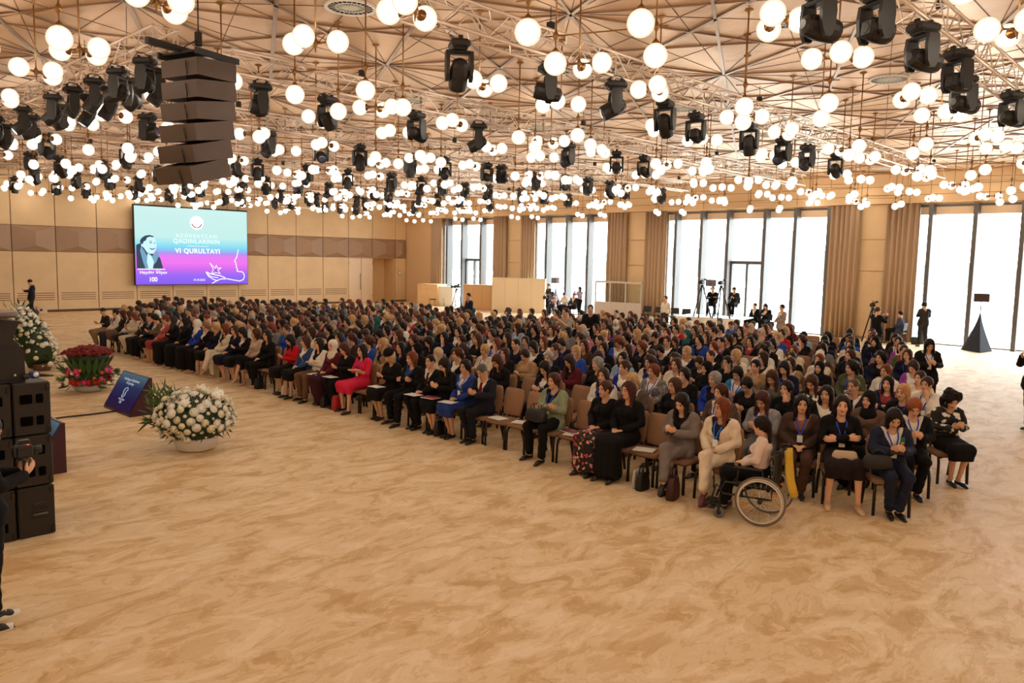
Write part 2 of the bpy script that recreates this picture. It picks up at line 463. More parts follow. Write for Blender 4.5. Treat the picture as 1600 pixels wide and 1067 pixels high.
# unseen walls closing the hall
struct('wall_left', MB().bx((XL-.3, YN, 0), (XL, BY, ZC)), M_wall)
struct('wall_near', MB().bx((XL, YN-.3, 0), (WX, YN, ZC)), M_wall)
# outside
M_out = mat('outside_paving', rgb(225, 235, 235), .9)
def out_mat():
    nt = M_out.node_tree; N = nt.nodes; L = nt.links; tc = N.new('ShaderNodeTexCoord'); no = N.new('ShaderNodeTexNoise'); no.inputs['Scale'].default_value = .045; no.inputs['Detail'].default_value = 3
    L.new(tc.outputs['Object'], no.inputs['Vector']); cr = N.new('ShaderNodeValToRGB'); e = cr.color_ramp.elements
    e[0].position = .50; e[0].color = (.7, .76, .76, 1); e[1].position = .60; e[1].color = (.062, .088, .086, 1)
    L.new(no.outputs[0], cr.inputs[0]); L.new(cr.outputs[0], N['Principled BSDF'].inputs['Base Color'])
out_mat()
struct('ground_outside', MB().bx((WX+.4, -120, -1.2), (300, 240, -.6)), M_out)
hl = MB(); vs = []; fs = []
for i in range(41):
    y = -120+i*9; zt = 7+5*math.sin(i*.55)+3*math.sin(i*1.3+1)
    vs += [(180+10*math.sin(i), y, -1), (215, y, zt), (260, y, -1)]
for i in range(40):
    for k in range(2):
        a = i*3+k; fs.append((a, a+3, a+4, a+1))
hl.add(vs, fs, True)
struct('hills_outside', hl, mat('far_hills', rgb(72, 86, 85), .95))
# ------------------------------------------------------------------ PENDANT LAMPS
def globe_mat():
    M = D.materials.new('lit_opal_globe'); M.use_nodes = True
    nt = M.node_tree; N = nt.nodes; L = nt.links
    for n in list(N): N.remove(n)
    o = N.new('ShaderNodeOutputMaterial'); e = N.new('ShaderNodeEmission'); lw = N.new('ShaderNodeLayerWeight'); lw.inputs[0].default_value = .5
    cr = N.new('ShaderNodeValToRGB'); el = cr.color_ramp.elements
    el[0].position = 0; el[0].color = (1, .86, .68, 1); el[1].position = 1; el[1].color = (1, .78, .56, 1)
    m1 = N.new('ShaderNodeMapRange'); m1.inputs[1].default_value = 0.0; m1.inputs[2].default_value = .46
    m1.inputs[3].default_value = 10.5*1.8; m1.inputs[4].default_value = 1.15*EK
    L.new(lw.outputs['Facing'], cr.inputs[0]); L.new(lw.outputs['Facing'], m1.inputs[0])
    L.new(cr.outputs[0], e.inputs[0]); L.new(m1.outputs[0], e.inputs[1]); L.new(e.outputs[0], o.inputs[0])
    return M
M_globe = globe_mat()
ZN = 5.89; ZS = 5.56; GR = .142
def globe_mesh(nu, nv): return MB().ball((0, 0, 0), GR, nu, nv).mesh('globe', M_globe)
G_hi = globe_mesh(20, 14); G_lo = globe_mesh(10, 7)
CAP = [(.012, .19), (.013, .165), (.03, .145), (.062, .125), (.066, .112), (.02, .112)]
hubp = [(.008, .14), (.012, .06), (.03, .03), (.04, 0), (.03, -.03), (.012, -.06), (.008, -.12)]
def rod_mb(n=8):
    mb = MB(); mb.tube([(0, 0, ZC), (0, 0, ZN)], .011, n)
    mb.lathe([(.07, ZC), (.066, ZC-.02), (.02, ZC-.035), (.012, ZC-.11)], 10)
    return mb
def arm_mesh(ang):
    c, s = math.cos(ang), math.sin(ang); mb = MB()
    mb.tube([(0, 0, 0), (c*.16, s*.16, 0)], [.022, .010], 6)
    R = Matrix.Rotation(ang, 4, 'Z') @ Matrix.Rotation(-math.pi/2, 4, 'Y')
    mb.lathe([(.012, .12), (.02, .15), (.06, .175), (.07, .19), (.055, .2)], 10, Matrix.Rotation(ang, 4, 'Z') @ Matrix.Rotation(math.pi/2, 4, 'Y'))
    return mb.mesh('arm', M_brass)
ARM = .315
ANG = [math.radians(30+90*k) for k in range(4)]
arms = [arm_mesh(a) for a in ANG]
rodm = rod_mb().mesh('rod', M_brass); hubm = MB().lathe(hubp, 10).mesh('hub', M_brass)
stemm = MB().tube([(0, 0, 0), (0, 0, ZS-ZN+GR+.03)], .009, 6).lathe([(.05, ZS-ZN+GR-.02), (.045, ZS-ZN+GR+.01), (.012, ZS-ZN+GR+.05)], 10).mesh('stem', M_brass)
# corner offsets of the four three-globe pendants round each ceiling star; the arm that points away from the star is missing
CLO = [((-1.03, -1.05), 2, 'near left'), ((1.03, -1.0), 3, 'far left'), ((1.06, 1.07), 0, 'far right'), ((-1.0, 1.0), 1, 'near right')]
SGO = [(-.86, .2), (-.36, -.9), (.35, .86), (.8, -.3)]
WAY = ['window-side', 'stage-side']
ncl = nsg = 0
def place_lamps():
    global ncl, nsg
    cs = []; ss = []
    for i in range(-3, 6):
        for j in range(-3, 9):
            st = star(i, j)
            for q, (o, miss, _) in enumerate(CLO):
                p = st+Vector(o)
                cs.append((p, miss, i, j, q))
            ce = st+(E1+E2)*.5
            for q, o in enumerate(SGO):
                ss.append((ce+Vector(o), i, j, q, ce))
    def vis(p):
        d = Vector((p.x, p.y, 5.8))-CAM; z = d.dot(Fv)
        if z < 1.5: return None
        u = FPX*d.dot(Rv)/z; v = FPX*d.dot(Uv)/z
        return z if abs(u) < 860 and -200 < v < 620 else None
    cc = sorted([(vis(c[0]), n, c) for n, c in enumerate(cs) if inroom(c[0], .6) and vis(c[0])])
    s2 = sorted([(vis(c[0]), n, c) for n, c in enumerate(ss) if inroom(c[0], .5) and vis(c[0])])
    hid = lambda p: vis(p) is None and (Vector((p.x, p.y, 3))-CAM).length < 17
    cc = cc[:300]+[(30, 0, c) for c in cs if inroom(c[0], .6) and hid(c[0])]
    s2 = s2[:300]+[(30, 0, c) for c in ss if inroom(c[0], .5) and hid(c[0])]
    print('lamps', len(cc), len(s2))
    for dist, _, (p, miss, i, j, q) in cc:
        near = dist < 16
        t = thing('cluster_pendant', 'three-globe pendant, %s bay from windows, %s from back wall, %s corner' % (ordn(5-i), ordn(8-j), ['stage-camera', 'window-camera', 'window-back', 'stage-back'][q]), 'pendant lamp', (p.x, p.y, 0), 0, 'three-globe brass pendants under the ceiling')
        link(rodm, 'rod', t); h = link(hubm, 'hub', t, (0, 0, ZN))
        for k in range(4):
            if k == miss: continue
            a = link(arms[k], 'arm', t, (0, 0, ZN))
            link(G_hi if near else G_lo, 'globe', a, (ARM*math.cos(ANG[k]), ARM*math.sin(ANG[k]), 0))
    for dist, _, (p, i, j, q, ce) in s2:
        near = dist < 16
        t = thing('globe_pendant', 'single-globe pendant, %s bay from windows, %s from back wall, %s rod' % (ordn(4-i), ordn(8-j), ['stage-side', 'camera-side', 'back-side', 'window-side'][q]), 'pendant lamp', (p.x, p.y, 0), 0, 'single-globe brass pendants under the ceiling')
        link(rodm, 'rod', t); link(hubm, 'hub', t, (0, 0, ZN))
        s = link(stemm, 'stem', t, (0, 0, ZN)); link(G_hi if near else G_lo, 'globe', s, (0, 0, ZS-ZN))
        # the thin brass bar that couples neighbouring rods, overshooting at both ends
        if q in (0, 2):
            o1 = Vector(SGO[q]); o2 = Vector(SGO[q+1]); d = (o2-o1); u = d.normalized()
            MB().tube([(-u.x*.14, -u.y*.14, 0), (d.x+u.x*.14, d.y+u.y*.14, 0)], .009, 5).build('crossbar', M_brass, t, loc=(0, 0, ZN))
            e = d.normalized(); pr = Vector((-e.y, e.x))
place_lamps()

# ------------------------------------------------------------------ TRUSSES
def truss(name, p0, p1, lab, h=.38, z0=6.2):
    p0 = Vector(p0); p1 = Vector(p1); d = (p1-p0); L_ = d.length; u = d/L_; n = Vector((-u.y, u.x))*h/2
    t = thing(name, lab, 'truss', (p0.x, p0.y, z0), math.atan2(u.y, u.x), 'aluminium lighting trusses under the ceiling')
    c = [(-h/2, 0), (h/2, 0), (h/2, h), (-h/2, h)]
    for y, z in c:
        MB().tube([(0, y, z), (L_, y, z)], .025, 8).tube([(-.01, y, z), (.02, y, z)], .03, 8).build('chord', M_alu, t)
    br = MB(); nb = int(L_/.42)
    for k in range(nb):
        a = L_*k/nb; b = L_*(k+1)/nb
        for q in range(4):
            y0, z0_ = c[q]; y1, z1_ = c[(q+1) % 4]
            if k % 2: y0, z0_, y1, z1_ = y1, z1_, y0, z0_
            br.tube([(a, y0, z0_), (b, y1, z1_)], .0105, 4, caps=False)
            if k % 5 == 0: br.tube([(a, y0, z0_), (a, y1, z1_)], .0105, 4, caps=False)
    br.build('braces', M_alu, t, kind='stuff')
    # chain hoists up to the ceiling
    for f in ((.0,) if L_ < 3 else (.12, .42, .72, .97)):
        MB().tube([(L_*f, 0, h), (L_*f, 0, ZC-z0)], .006, 4).box((L_*f, 0, h+.12), (.09, .09, .14)).build('chain_hoist', M_blk, t)
    return t
TY = [(-1, 3.55), (0, 8.30), (1, 13.2), (2, 18.2), (3, 23.2), (4, 28.2), (5, 33.2), (6, 38.2)]
for n_, (j, y) in enumerate(TY):
    truss('lighting_truss', (6.6 if j != -1 else 9.5, y), (30.0, y+.35), 'silver box truss across the hall with moving lights, %s from the back wall' % ordn(7-n_))
truss('lighting_truss', (5.34, 12.65), (5.34, 42), 'silver box truss running along the stage side towards the back wall')
truss('lighting_truss', (14.5, 43.0), (27, 43.0), 'silver box truss above the big screen close to the back wall', z0=6.0)

# ------------------------------------------------------------------ MOVING HEAD LIGHTS
M_lens = mat('lens_glass', rgb(70, 80, 105), .08, spec=.9)
M_lensl = mat('lens_lit', rgb(200, 225, 255), .2, emis=(.6, .8, 1), estr=1.2)
head_base = MB().box((0, 0, -.07), (.34, .27, .11), None, .03).box((.0, 0, -.135), (.24, .2, .04), None, .015).box((.16, .0, -.08), (.06, .16, .07), None, .012).box((-.16, 0, -.08), (.06, .16, .07), None, .012).mesh('base', M_blk)
clampm = MB().box((-.1, 0, 0), (.04, .06, .07)).box((.1, 0, 0), (.04, .06, .07)).tube([(-.14, .1, -.02), (-.05, .14, .04), (.06, .12, .05), (.15, .06, 0)], .009, 5).mesh('clamp', M_blk2)
yoke = MB()
for s_ in (-1, 1):
    yoke.prism([(-.075*1, -.16), (.075, -.16), (.095, -.3), (.08, -.48), (.04, -.56), (-.04, -.56), (-.08, -.48), (-.095, -.3)], .05, None, (0, s_*.165, 0))
yoke.box((0, 0, -.175), (.15, .33, .05), None, .02)
yokem = yoke.mesh('yoke', M_blk)
def headm(long):
    Lh = .19 if long else .13
    mb = MB().lathe([(.05, -Lh), (.10, -Lh+.03), (.125, -.06), (.135, .02), (.13, Lh), (.118, Lh+.05), (.112, Lh+.05)], 14, Matrix.Rotation(math.pi/2, 4, 'Y'), smooth=False)
    mb.box((-Lh*.5, 0, 0), (.12, .2, .2), None, .03).tube([(0, -.15, 0), (0, .15, 0)], .04, 8)
    return mb.mesh('lamp_head', M_blk), MB().lathe([(.10, Lh+.03), (.107, Lh+.045), (.06, Lh+.06)], 14, Matrix.Rotation(math.pi/2, 4, 'Y')).mesh('lens', M_lens), MB().lathe([(.10, Lh+.03), (.107, Lh+.045), (.06, Lh+.06)], 14, Matrix.Rotation(math.pi/2, 4, 'Y')).mesh('lens', M_lensl)
HL = headm(True); HS = headm(False)
def moving_head(x, y, z, pan, tilt, lab, long=True, lit=False, sc=1.0):
    t = thing('moving_head_light', lab, 'stage light', (x, y, z), pan, 'black moving head lights hung under the trusses')
    t.scale = (sc, sc, sc)
    link(clampm, 'clamp', t); link(head_base, 'base', t)
    yk = link(yokem, 'yoke', t)
    H_ = HL if long else HS
    hd = link(H_[0], 'lamp_head', yk, (0, 0, -.44)); hd.rotation_euler = (0, tilt, 0)
    ln = link(H_[2] if lit else H_[1], 'lens', yk, (0, 0, -.44)); ln.rotation_euler = (0, tilt, 0)
ZT = 6.14
near_heads = [ # photograph pixel of the clamp, truss, pan, tilt
    (718, 62, 'a'), (962, 126, 'a'), (1087, 176, 'a'), (1172, 192, 'a'), (1217, 216, 'a'), (1262, 226, 'a'), (1284, 241, 'a'), (860, 100, 'a'),
    (512, 150, 'b'), (651, 175, 'b'), (753, 192, 'b'), (888, 224, 'b'), (964, 236, 'b'), (1010, 243, 'b'), (407, 130, 'b'), (1040, 156, 'a'),
    (1457, 33, 'c'), (1506, 76, 'c'), (1508, 117, 'c'), (1583, 143, 'c'), (1385, -22, 'c'), (1232, -12, 'c')]
used = []
names_t = {'a': 'second truss from the camera', 'b': 'third truss from the camera', 'c': 'nearest right truss'}
cnt = {'a': 0, 'b': 0, 'c': 0}
for n_, (x, y, k) in enumerate(near_heads):
    p = pix(x, y, ZT); ty = {'a': 8.3, 'b': 13.2, 'c': 3.55}[k]+.35*(p.x-6.6)/23.4
    if abs(p.y-ty) < .9: p.y = max(ty-.22, min(ty+.22, p.y))
    pan = random.choice([.2, .6, 1.0, 2.4, 2.9, -.4]); tilt = random.choice([.5, .9, 1.2, -.2, .2])
    if k == 'c': pan, tilt = -.5, .1
    cnt[k] += 1
    moving_head(p.x, p.y, ZT, pan, tilt, 'black moving head light under the %s, %s from its stage end' % (names_t[k], ordn(cnt[k]-1)), n_ % 3 != 2, False)
    used.append((p.x, p.y))
# the row of heads along the stage-side truss, some with lit fronts
for k in range(17):
    y = 12.9+k*(.55 if k < 9 else 1.0)-(0 if k < 9 else 3.6); x = 5.34+(.22 if k % 2 else -.22)
    moving_head(x, y, ZT, 2.7+random.uniform(-.5, .5), random.choice([.7, 1.0, .4]), 'black moving head light under the stage-side truss, %s from the loudspeaker column' % ordn(k), k % 3 != 0, k in (7, 8, 10, 11), .9)
for n_, (j, y) in enumerate(TY):
    m_ = 0
    for x in np.arange(7.2, 28, 1.45):
        xx = x+random.uniform(-.5, .5); yy = y+.35*(xx-6.6)/21.6+random.choice([-.19, .19])
        if any((xx-a)**2+(yy-b)**2 < 1.0 for a, b in used): continue
        if n_ < 3: continue
        m_ += 1
        moving_head(xx, yy, ZT, random.uniform(0, 6.28), random.choice([.5, .9, 1.2, -.2, 1.5]), 'black moving head light, %s truss from back wall, %s from stage side' % (ordn(7-n_), ordn(m_-1)), random.random() < .6)

# ------------------------------------------------------------------ LINE ARRAY
la = thing('line_array_speaker', 'tall hanging column of six dark brown loudspeaker boxes on a rigging frame', 'loudspeaker', (5.56, 12.0, 6.03), math.radians(16))
M_spk = mat('speaker_brown_black', rgb(84, 66, 56), .6, bump=.15, bscale=200)
z = 0; x = 0
for k in range(6):
    tl = math.radians(2+k*2.7)
    Mx = Matrix.Rotation(-tl, 4, 'Y')
    # trapezoid cabinet, grille side towards +x... tilted a bit more each box
    mb = MB(); hh = .285
    pts = [(-.36, -.38), (.34, -.42), (.34, .42), (-.36, .38)]
    vs = [Mx @ Vector((px_, py_, zz*(.5 if px_ > 0 else .43))) for zz in (-hh, hh) for px_, py_ in pts]
    mb.add(vs, [(0, 3, 2, 1), (4, 5, 6, 7), (0, 1, 5, 4), (1, 2, 6, 5), (2, 3, 7, 6), (3, 0, 4, 7)])
    c = Vector((x, 0, z-.16))
    b = mb.build('speaker_box', M_spk, la, loc=c)
    g_ = MB().add([Mx @ Vector(v) for v in ((.344, -.38, -.125), (.344, .38, -.125), (.344, .38, .125), (.344, -.38, .125), (.29, -.38, -.125), (.29, .38, -.125), (.29, .38, .125), (.29, -.38, .125))], [(0, 1, 2, 3), (4, 7, 6, 5), (0, 4, 5, 1), (1, 5, 6, 2), (2, 6, 7, 3), (3, 7, 4, 0)])
    g_.build('grille', mat('speaker_grille', rgb(50, 41, 37), .7), b)
    MB().tube([Mx @ Vector(v) for v in ((-.31, -.1, .07), (-.35, -.13, .1), (-.39, -.18, .02), (-.36, -.16, -.1), (-.33, -.1, -.2))], .010, 6).box(Mx @ Vector((-.32, -.1, .07)), (.05, .04, .04)).build('cable', M_blk2, b)
    x -= math.sin(tl)*.3*.8; z -= .3
fr = MB().box((0, -.4, .03), (.8, .04, .09)).box((0, .4, .03), (.8, .04, .09)).box((0, 0, .05), (.7, .8, .03)).box((-.25, 0, .09), (1.3, .07, .09))
for k in range(9): fr.box((-.7+k*.13, -.037, .09), (.025, .004, .02))
fr.build('rigging_frame', M_blk, la)
hd = MB().box((0, 0, .32), (.09, .09, .22), None, .015).tube([(0, 0, .1), (0, 0, .2)], .02, 6).tube([(0, 0, .42), (0, 0, ZC-6.03)], .012, 5).tube([(-.3, 0, .12), (-.03, 0, .3)], .01, 5)
hd.build('chain_hoist', M_blk2, la)
# ------------------------------------------------------------------ BODIES : smooth-blended volumes turned into one surface
def axis(lo, hi, step, fines=()):
    xs = [lo]; 
    while xs[-1] < hi:
        s = step
        for a, b, f in fines:
            if a <= xs[-1] < b: s = f
        xs.append(xs[-1]+s)
    return np.array(xs, dtype=np.float32)
class Field:
    def __init__(s, xs, ys, zs):
        s.x, s.y, s.z = xs, ys, zs; s.F = np.full((len(xs), len(ys), len(zs)), .3, dtype=np.float32)
    def sub(s, lo, hi):
        sl = []
        for a, l, h in zip((s.x, s.y, s.z), lo, hi):
            i = max(0, np.searchsorted(a, l)-1); j = min(len(a), np.searchsorted(a, h)+1)
            if j <= i: return None
            sl.append(slice(i, j))
        return tuple(sl), s.x[sl[0]][:, None, None], s.y[sl[1]][None, :, None], s.z[sl[2]][None, None, :]
    def put(s, sl, d, k, op):
        f = s.F[sl]
        if op == 'u':
            h = np.maximum(k-np.abs(f-d), 0)/k; s.F[sl] = np.minimum(f, d)-h*h*k*.25
        else:
            d = -d; h = np.maximum(k-np.abs(f-d), 0)/k; s.F[sl] = np.maximum(f, d)+h*h*k*.25
    def cap(s, a, b, ra, rb=None, k=.025, flat=None, op='u'):
        rb = ra if rb is None else rb; a = np.array(a, float); b = np.array(b, float); r = max(ra, rb)+k+.03
        q = s.sub(np.minimum(a, b)-r, np.maximum(a, b)+r)
        if q is None: return s
        sl, X, Y, Z = q; ab = b-a; L2 = max(ab@ab, 1e-9)
        px, py, pz = X-a[0], Y-a[1], Z-a[2]
        t = np.clip((px*ab[0]+py*ab[1]+pz*ab[2])/L2, 0, 1)
        qx, qy, qz = px-t*ab[0], py-t*ab[1], pz-t*ab[2]
        d2 = qx*qx+qy*qy+qz*qz
        if flat is not None:
            n, f = flat; n = np.array(n, float); n /= np.linalg.norm(n)
            dn = qx*n[0]+qy*n[1]+qz*n[2]; d2 = d2+dn*dn*(1/(f*f)-1)
        s.put(sl, (np.sqrt(d2)-(ra+(rb-ra)*t)).astype(np.float32), k, op); return s
    def ell(s, c, r, R=None, k=.02, op='u'):
        c = np.array(c, float); m_ = max(r)+k+.03
        q = s.sub(c-m_, c+m_)
        if q is None: return s
        sl, X, Y, Z = q; px, py, pz = X-c[0], Y-c[1], Z-c[2]
        if R is not None:
            px, py, pz = (px*R[0, 0]+py*R[1, 0]+pz*R[2, 0], px*R[0, 1]+py*R[1, 1]+pz*R[2, 1], px*R[0, 2]+py*R[1, 2]+pz*R[2, 2])
        a0, a1, a2 = px/r[0], py/r[1], pz/r[2]
        k0 = np.sqrt(a0*a0+a1*a1+a2*a2)+1e-6
        k1 = np.sqrt((a0/r[0])**2+(a1/r[1])**2+(a2/r[2])**2)+1e-6
        s.put(sl, (k0*(k0-1)/k1).astype(np.float32), k, op); return s
    def cut(s, fn):
        """keep where fn(X,Y,Z) < 0"""
        s.F = np.maximum(s.F, fn(s.x[:, None, None], s.y[None, :, None], s.z[None, None, :]).astype(np.float32)); return s
    def net(s):
        F = s.F; F[0] = F[-1] = .1; F[:, 0] = F[:, -1] = .1; F[:, :, 0] = F[:, :, -1] = .1
        S = F < 0
        nx, ny, nz = F.shape
        cnt = np.zeros((nx-1, ny-1, nz-1), np.int8)
        for a in (0, 1):
            for b in (0, 1):
                for c in (0, 1): cnt += S[a:nx-1+a, b:ny-1+b, c:nz-1+c]
        act = (cnt > 0) & (cnt < 8); I, J, Kk = np.nonzero(act)
        if len(I) == 0: return np.zeros((0, 3)), np.zeros((0, 4), int)
        idx = np.full(cnt.shape, -1, np.int32); idx[I, J, Kk] = np.arange(len(I))
        acc = np.zeros((len(I), 3)); num = np.zeros(len(I))
        G = (s.x, s.y, s.z)
        C = [(a, b, c) for a in (0, 1) for b in (0, 1) for c in (0, 1)]
        for p in C:
            for ax in range(3):
                if p[ax]: continue
                q = list(p); q[ax] = 1
                f0 = F[I+p[0], J+p[1], Kk+p[2]]; f1 = F[I+q[0], J+q[1], Kk+q[2]]
                ms = (f0 < 0) != (f1 < 0); t = np.where(ms, f0/np.where(ms, f0-f1, 1), 0)
                base = [G[0][I+p[0]], G[1][J+p[1]], G[2][Kk+p[2]]]
                end = G[ax][(I, J, Kk)[ax]+1]
                base[ax] = base[ax]+(end-base[ax])*t
                for d in range(3): acc[:, d] += np.where(ms, base[d], 0)
                num += ms
        V = acc/num[:, None]
        Q = []
        for ax in range(3):
            A = [slice(None)]*3; B = [slice(None)]*3; A[ax] = slice(0, -1); B[ax] = slice(1, None)
            o1, o2 = [(1, 2), (2, 0), (0, 1)][ax]
            A[o1] = B[o1] = slice(1, -1); A[o2] = B[o2] = slice(1, -1)
            s0 = S[tuple(A)]; s1 = S[tuple(B)]
            P = np.nonzero(s0 != s1)
            P = [P[0].copy(), P[1].copy(), P[2].copy()]; P[o1] += 1; P[o2] += 1
            fl = s0[s0 != s1]
            def cell(d1, d2):
                q = [P[0], P[1], P[2]]; q[o1] = q[o1]-d1; q[o2] = q[o2]-d2
                return idx[q[0], q[1], q[2]]
            a, b, c, d = cell(1, 1), cell(0, 1), cell(0, 0), cell(1, 0)
            q = np.stack([a, b, c, d], 1); q[~fl] = q[~fl][:, ::-1]
            Q.append(q)
        return V, np.concatenate(Q)

def mirror(p, s): return (p[0], p[1]*s, p[2])
def mk_pose(stand=False, arms='lap', legs='flat', yaw=0, pitch=0, lean=0, roll=0):
    dz = .38 if stand else 0
    J = {}
    if stand:
        J['hip'] = [(0, .085*s, .92) for s in (1, -1)]; J['knee'] = [(.02+.03*s, .09*s, .50) for s in (1, -1)]
        J['ank'] = [(-.02+.06*s, .10*s, .09) for s in (1, -1)]; J['toe'] = [(1, .15*s, -.12) for s in (1, -1)]
    else:
        J['hip'] = [(0, .085*s, .56) for s in (1, -1)]; J['knee'] = [(.43, .10*s, .53) for s in (1, -1)]
        J['ank'] = [(.42, .10*s, .10) for s in (1, -1)]; J['toe'] = [(1, .12*s, -.15) for s in (1, -1)]
        if legs == 'cross':
            J['knee'] = [(.43, .05, .53), (.44, .03, .63)]; J['ank'] = [(.36, .07, .10), (.60, .13, .25)]
            J['toe'] = [(1, -.1, -.15), (.85, .2, -.55)]
        if legs == 'tuck': J['ank'] = [(.30, .05, .10), (.28, -.05, .10)]
        if legs == 'wide': J['knee'] = [(.43, .15*s, .53) for s in (1, -1)]; J['ank'] = [(.40+.05*s, .16*s, .10) for s in (1, -1)]
    L = lean
    def T(x, y, z):  # torso lean about the hips
        h = z-.56; return (x+h*math.sin(L), y, .56+h*math.cos(L)+dz)
    J['T'] = T
    if arms == 'lap': el = [(.0, .235*s, .77) for s in (1, -1)]; wr = [(.20, .075*s, .672) for s in (1, -1)]; hd = [(.75, -.65*s, -.12) for s in (1, -1)]; nn = [(0, 0, -1)]*2
    elif arms == 'phone': el = [(.03, .225*s, .78) for s in (1, -1)]; wr = [(.25, .07*s, .80) for s in (1, -1)]; hd = [(.55, -.3*s, .45) for s in (1, -1)]; nn = [(-.4, -.7*s, .4) for s in (1, -1)]
    elif arms == 'chin': el = [(.14, .15, .74), (.0, -.235, .77)]; wr = [(.12, .055, .985), (.2, -.05, .672)]; hd = [(-.1, -.15, 1), (.75, .6, -.12)]; nn = [(-.6, -.8, 0), (0, 0, -1)]
    elif arms == 'camera': el = [(.12, .22*s, .85) for s in (1, -1)]; wr = [(.30, .09*s, 1.02) for s in (1, -1)]; hd = [(.8, -.3*s, .5) for s in (1, -1)]; nn = [(0, -1*s, .2) for s in (1, -1)]
    elif arms == 'fold': el = [(.05, .23*s, .76) for s in (1, -1)]; wr = [(.17, -.06, .80), (.20, .05, .83)]; hd = [(.3, -1, 0), (.1, 1, 0)]; nn = [(-1, 0, 0), (-1, 0, 0)]
    elif arms == 'side': el = [(-.03, .25*s, .73) for s in (1, -1)]; wr = [(.03, .25*s, .50) for s in (1, -1)]; hd = [(.1, 0, -1) for s in (1, -1)]; nn = [(0, -1*s, 0) for s in (1, -1)]
    J['el'] = [T(*e) for e in el]; J['wr'] = [T(*e) for e in wr]; J['hd'] = hd; J['nn'] = nn
    hc = T(.005, 0, 1.185) if not pitch else T(.03, 0, 1.175)
    R = Matrix.Rotation(yaw, 3, 'Z') @ Matrix.Rotation(pitch+L*.4, 3, 'Y') @ Matrix.Rotation(roll, 3, 'X')
    J['hc'] = hc; J['R'] = np.array(R); J['hrot'] = R.to_euler(); J['stand'] = stand; J['pitch'] = pitch
    return J

def torso(F, J, e, male=False, bust=True, zlo=None):
    T = J['T']; k = .035
    for s in (1, -1):
        F.cap(T(0, .062*s, .565), T(-.02, .045*s, .72), .118+e, .085+e, k, ((1, 0, 0), .92))
        F.cap(T(-.02, .045*s, .72), T(-.03, .062*s, .9), .085+e, .093+e, k)
        F.cap(T(-.03, .062*s, .9), T(-.035, .115*s, .985), .09+e, .058+e, k)
        F.cap(T(-.035, .115*s, .99), T(-.035, .165*s, .975), .055+e, .052+e, k)
        if bust and not male: F.ell(T(.055, .062*s, .875), (.058+e, .058+e, .06+e), None, .03)
def sleeves(F, J, e, wrist=1.0, flare=0):
    T = J['T']
    for i, s in enumerate((1, -1)):
        sh = T(-.035, .172*s, .965); el = J['el'][i]; wr = J['wr'][i]
        F.cap(sh, el, .048+e, .038+e, .02)
        w_ = tuple(el[q]+(wr[q]-el[q])*wrist for q in range(3))
        F.cap(el, w_, .038+e, .028+e+flare, .015)
def hand(F, w_, d, n, s, fine=True):
    w_ = np.array(w_, float); d = np.array(d, float); d /= np.linalg.norm(d); n = np.array(n, float); n -= d*(n@d); n /= np.linalg.norm(n)
    side = np.cross(d, n)*1.0
    if not fine:
        F.cap(w_, w_+d*.09, .03, .026, .01, (n, .6)); F.cap(w_+d*.08, w_+d*.15+n*.03, .026, .018, .01); return
    F.cap(w_+d*.01, w_+d*.075, .033, .038, .012, (n, .42))
    Ls = (.062, .075, .08, .07)
    for q in range(4):
        o = side*(-.03+.02*q)
        a = w_+d*.08+o; b = a+d*Ls[q]*.55+n*.006; c = b+d*Ls[q]*.35+n*Ls[q]*.5
        F.cap(a, b, .0095, .009, .004); F.cap(b, c, .009, .0075, .004)
    ts = side*(-1 if s > 0 else 1)
    a = w_+d*.025+ts*.026; b = w_+d*.055+ts*.048+n*.014; c = w_+d*.085+ts*.046+n*.028
    F.cap(a, b, .0125, .0105, .008); F.cap(b, c, .0105, .0085, .005)
def head(F, J, male=False):
    R = J['R']; c = np.array(J['hc'])
    W = lambda x, y, z: c+R@np.array((x, y, z))
    F.ell(W(-.012, 0, .028), (.097, .075, .092), R, .02)
    F.ell(W(.022, 0, -.03), (.066, .060, .082), R, .02)
    F.ell(W(.05, 0, -.092), (.026, .028 if not male else .034, .022), R, .03)
    for s in (1, -1):
        F.ell(W(.052, .034*s, -.03), (.026, .022, .026), R, .02)
        F.ell(W(.0, .074*s, -.008), (.018, .009, .032), R, .006)
        F.ell(W(.091, .030*s, .004), (.014, .017, .012), R, .012, 'd')
        F.ell(W(.074, .030*s, .003), (.0125, .0135, .0105), R, .004)
        F.ell(W(.080, .030*s, .026), (.010, .022, .008), R, .012)
    F.cap(W(.084, 0, .010), W(.101, 0, -.026), .0075, .0115, .010)
    F.ell(W(.098, .010, -.031), (.009, .008, .007), R, .006); F.ell(W(.098, -.010, -.031), (.009, .008, .007), R, .006)
    F.ell(W(.083, 0, -.054), (.012, .024, .0075), R, .006); F.ell(W(.081, 0, -.064), (.012, .020, .008), R, .006)
    T = J['T']
    F.cap(T(-.03, 0, .99), W(-.02, 0, -.05), .056 if not male else .062, .052 if not male else .06, .03)
def legs_f(F, J, e, to=1.0, ank=.034):
    for i in (0, 1):
        h, kn, an = J['hip'][i], J['knee'][i], J['ank'][i]
        F.cap(h, kn, .088+e, .058+e, .03)
        a = tuple(kn[q]+(an[q]-kn[q])*to for q in range(3))
        cf = tuple(kn[q]+(an[q]-kn[q])*.3 for q in range(3))
        cf = (cf[0]-.018, cf[1], cf[2])
        F.cap(kn, cf, .054+e, .053+e, .02); F.cap(cf, a, .053+e, ank+e, .02)
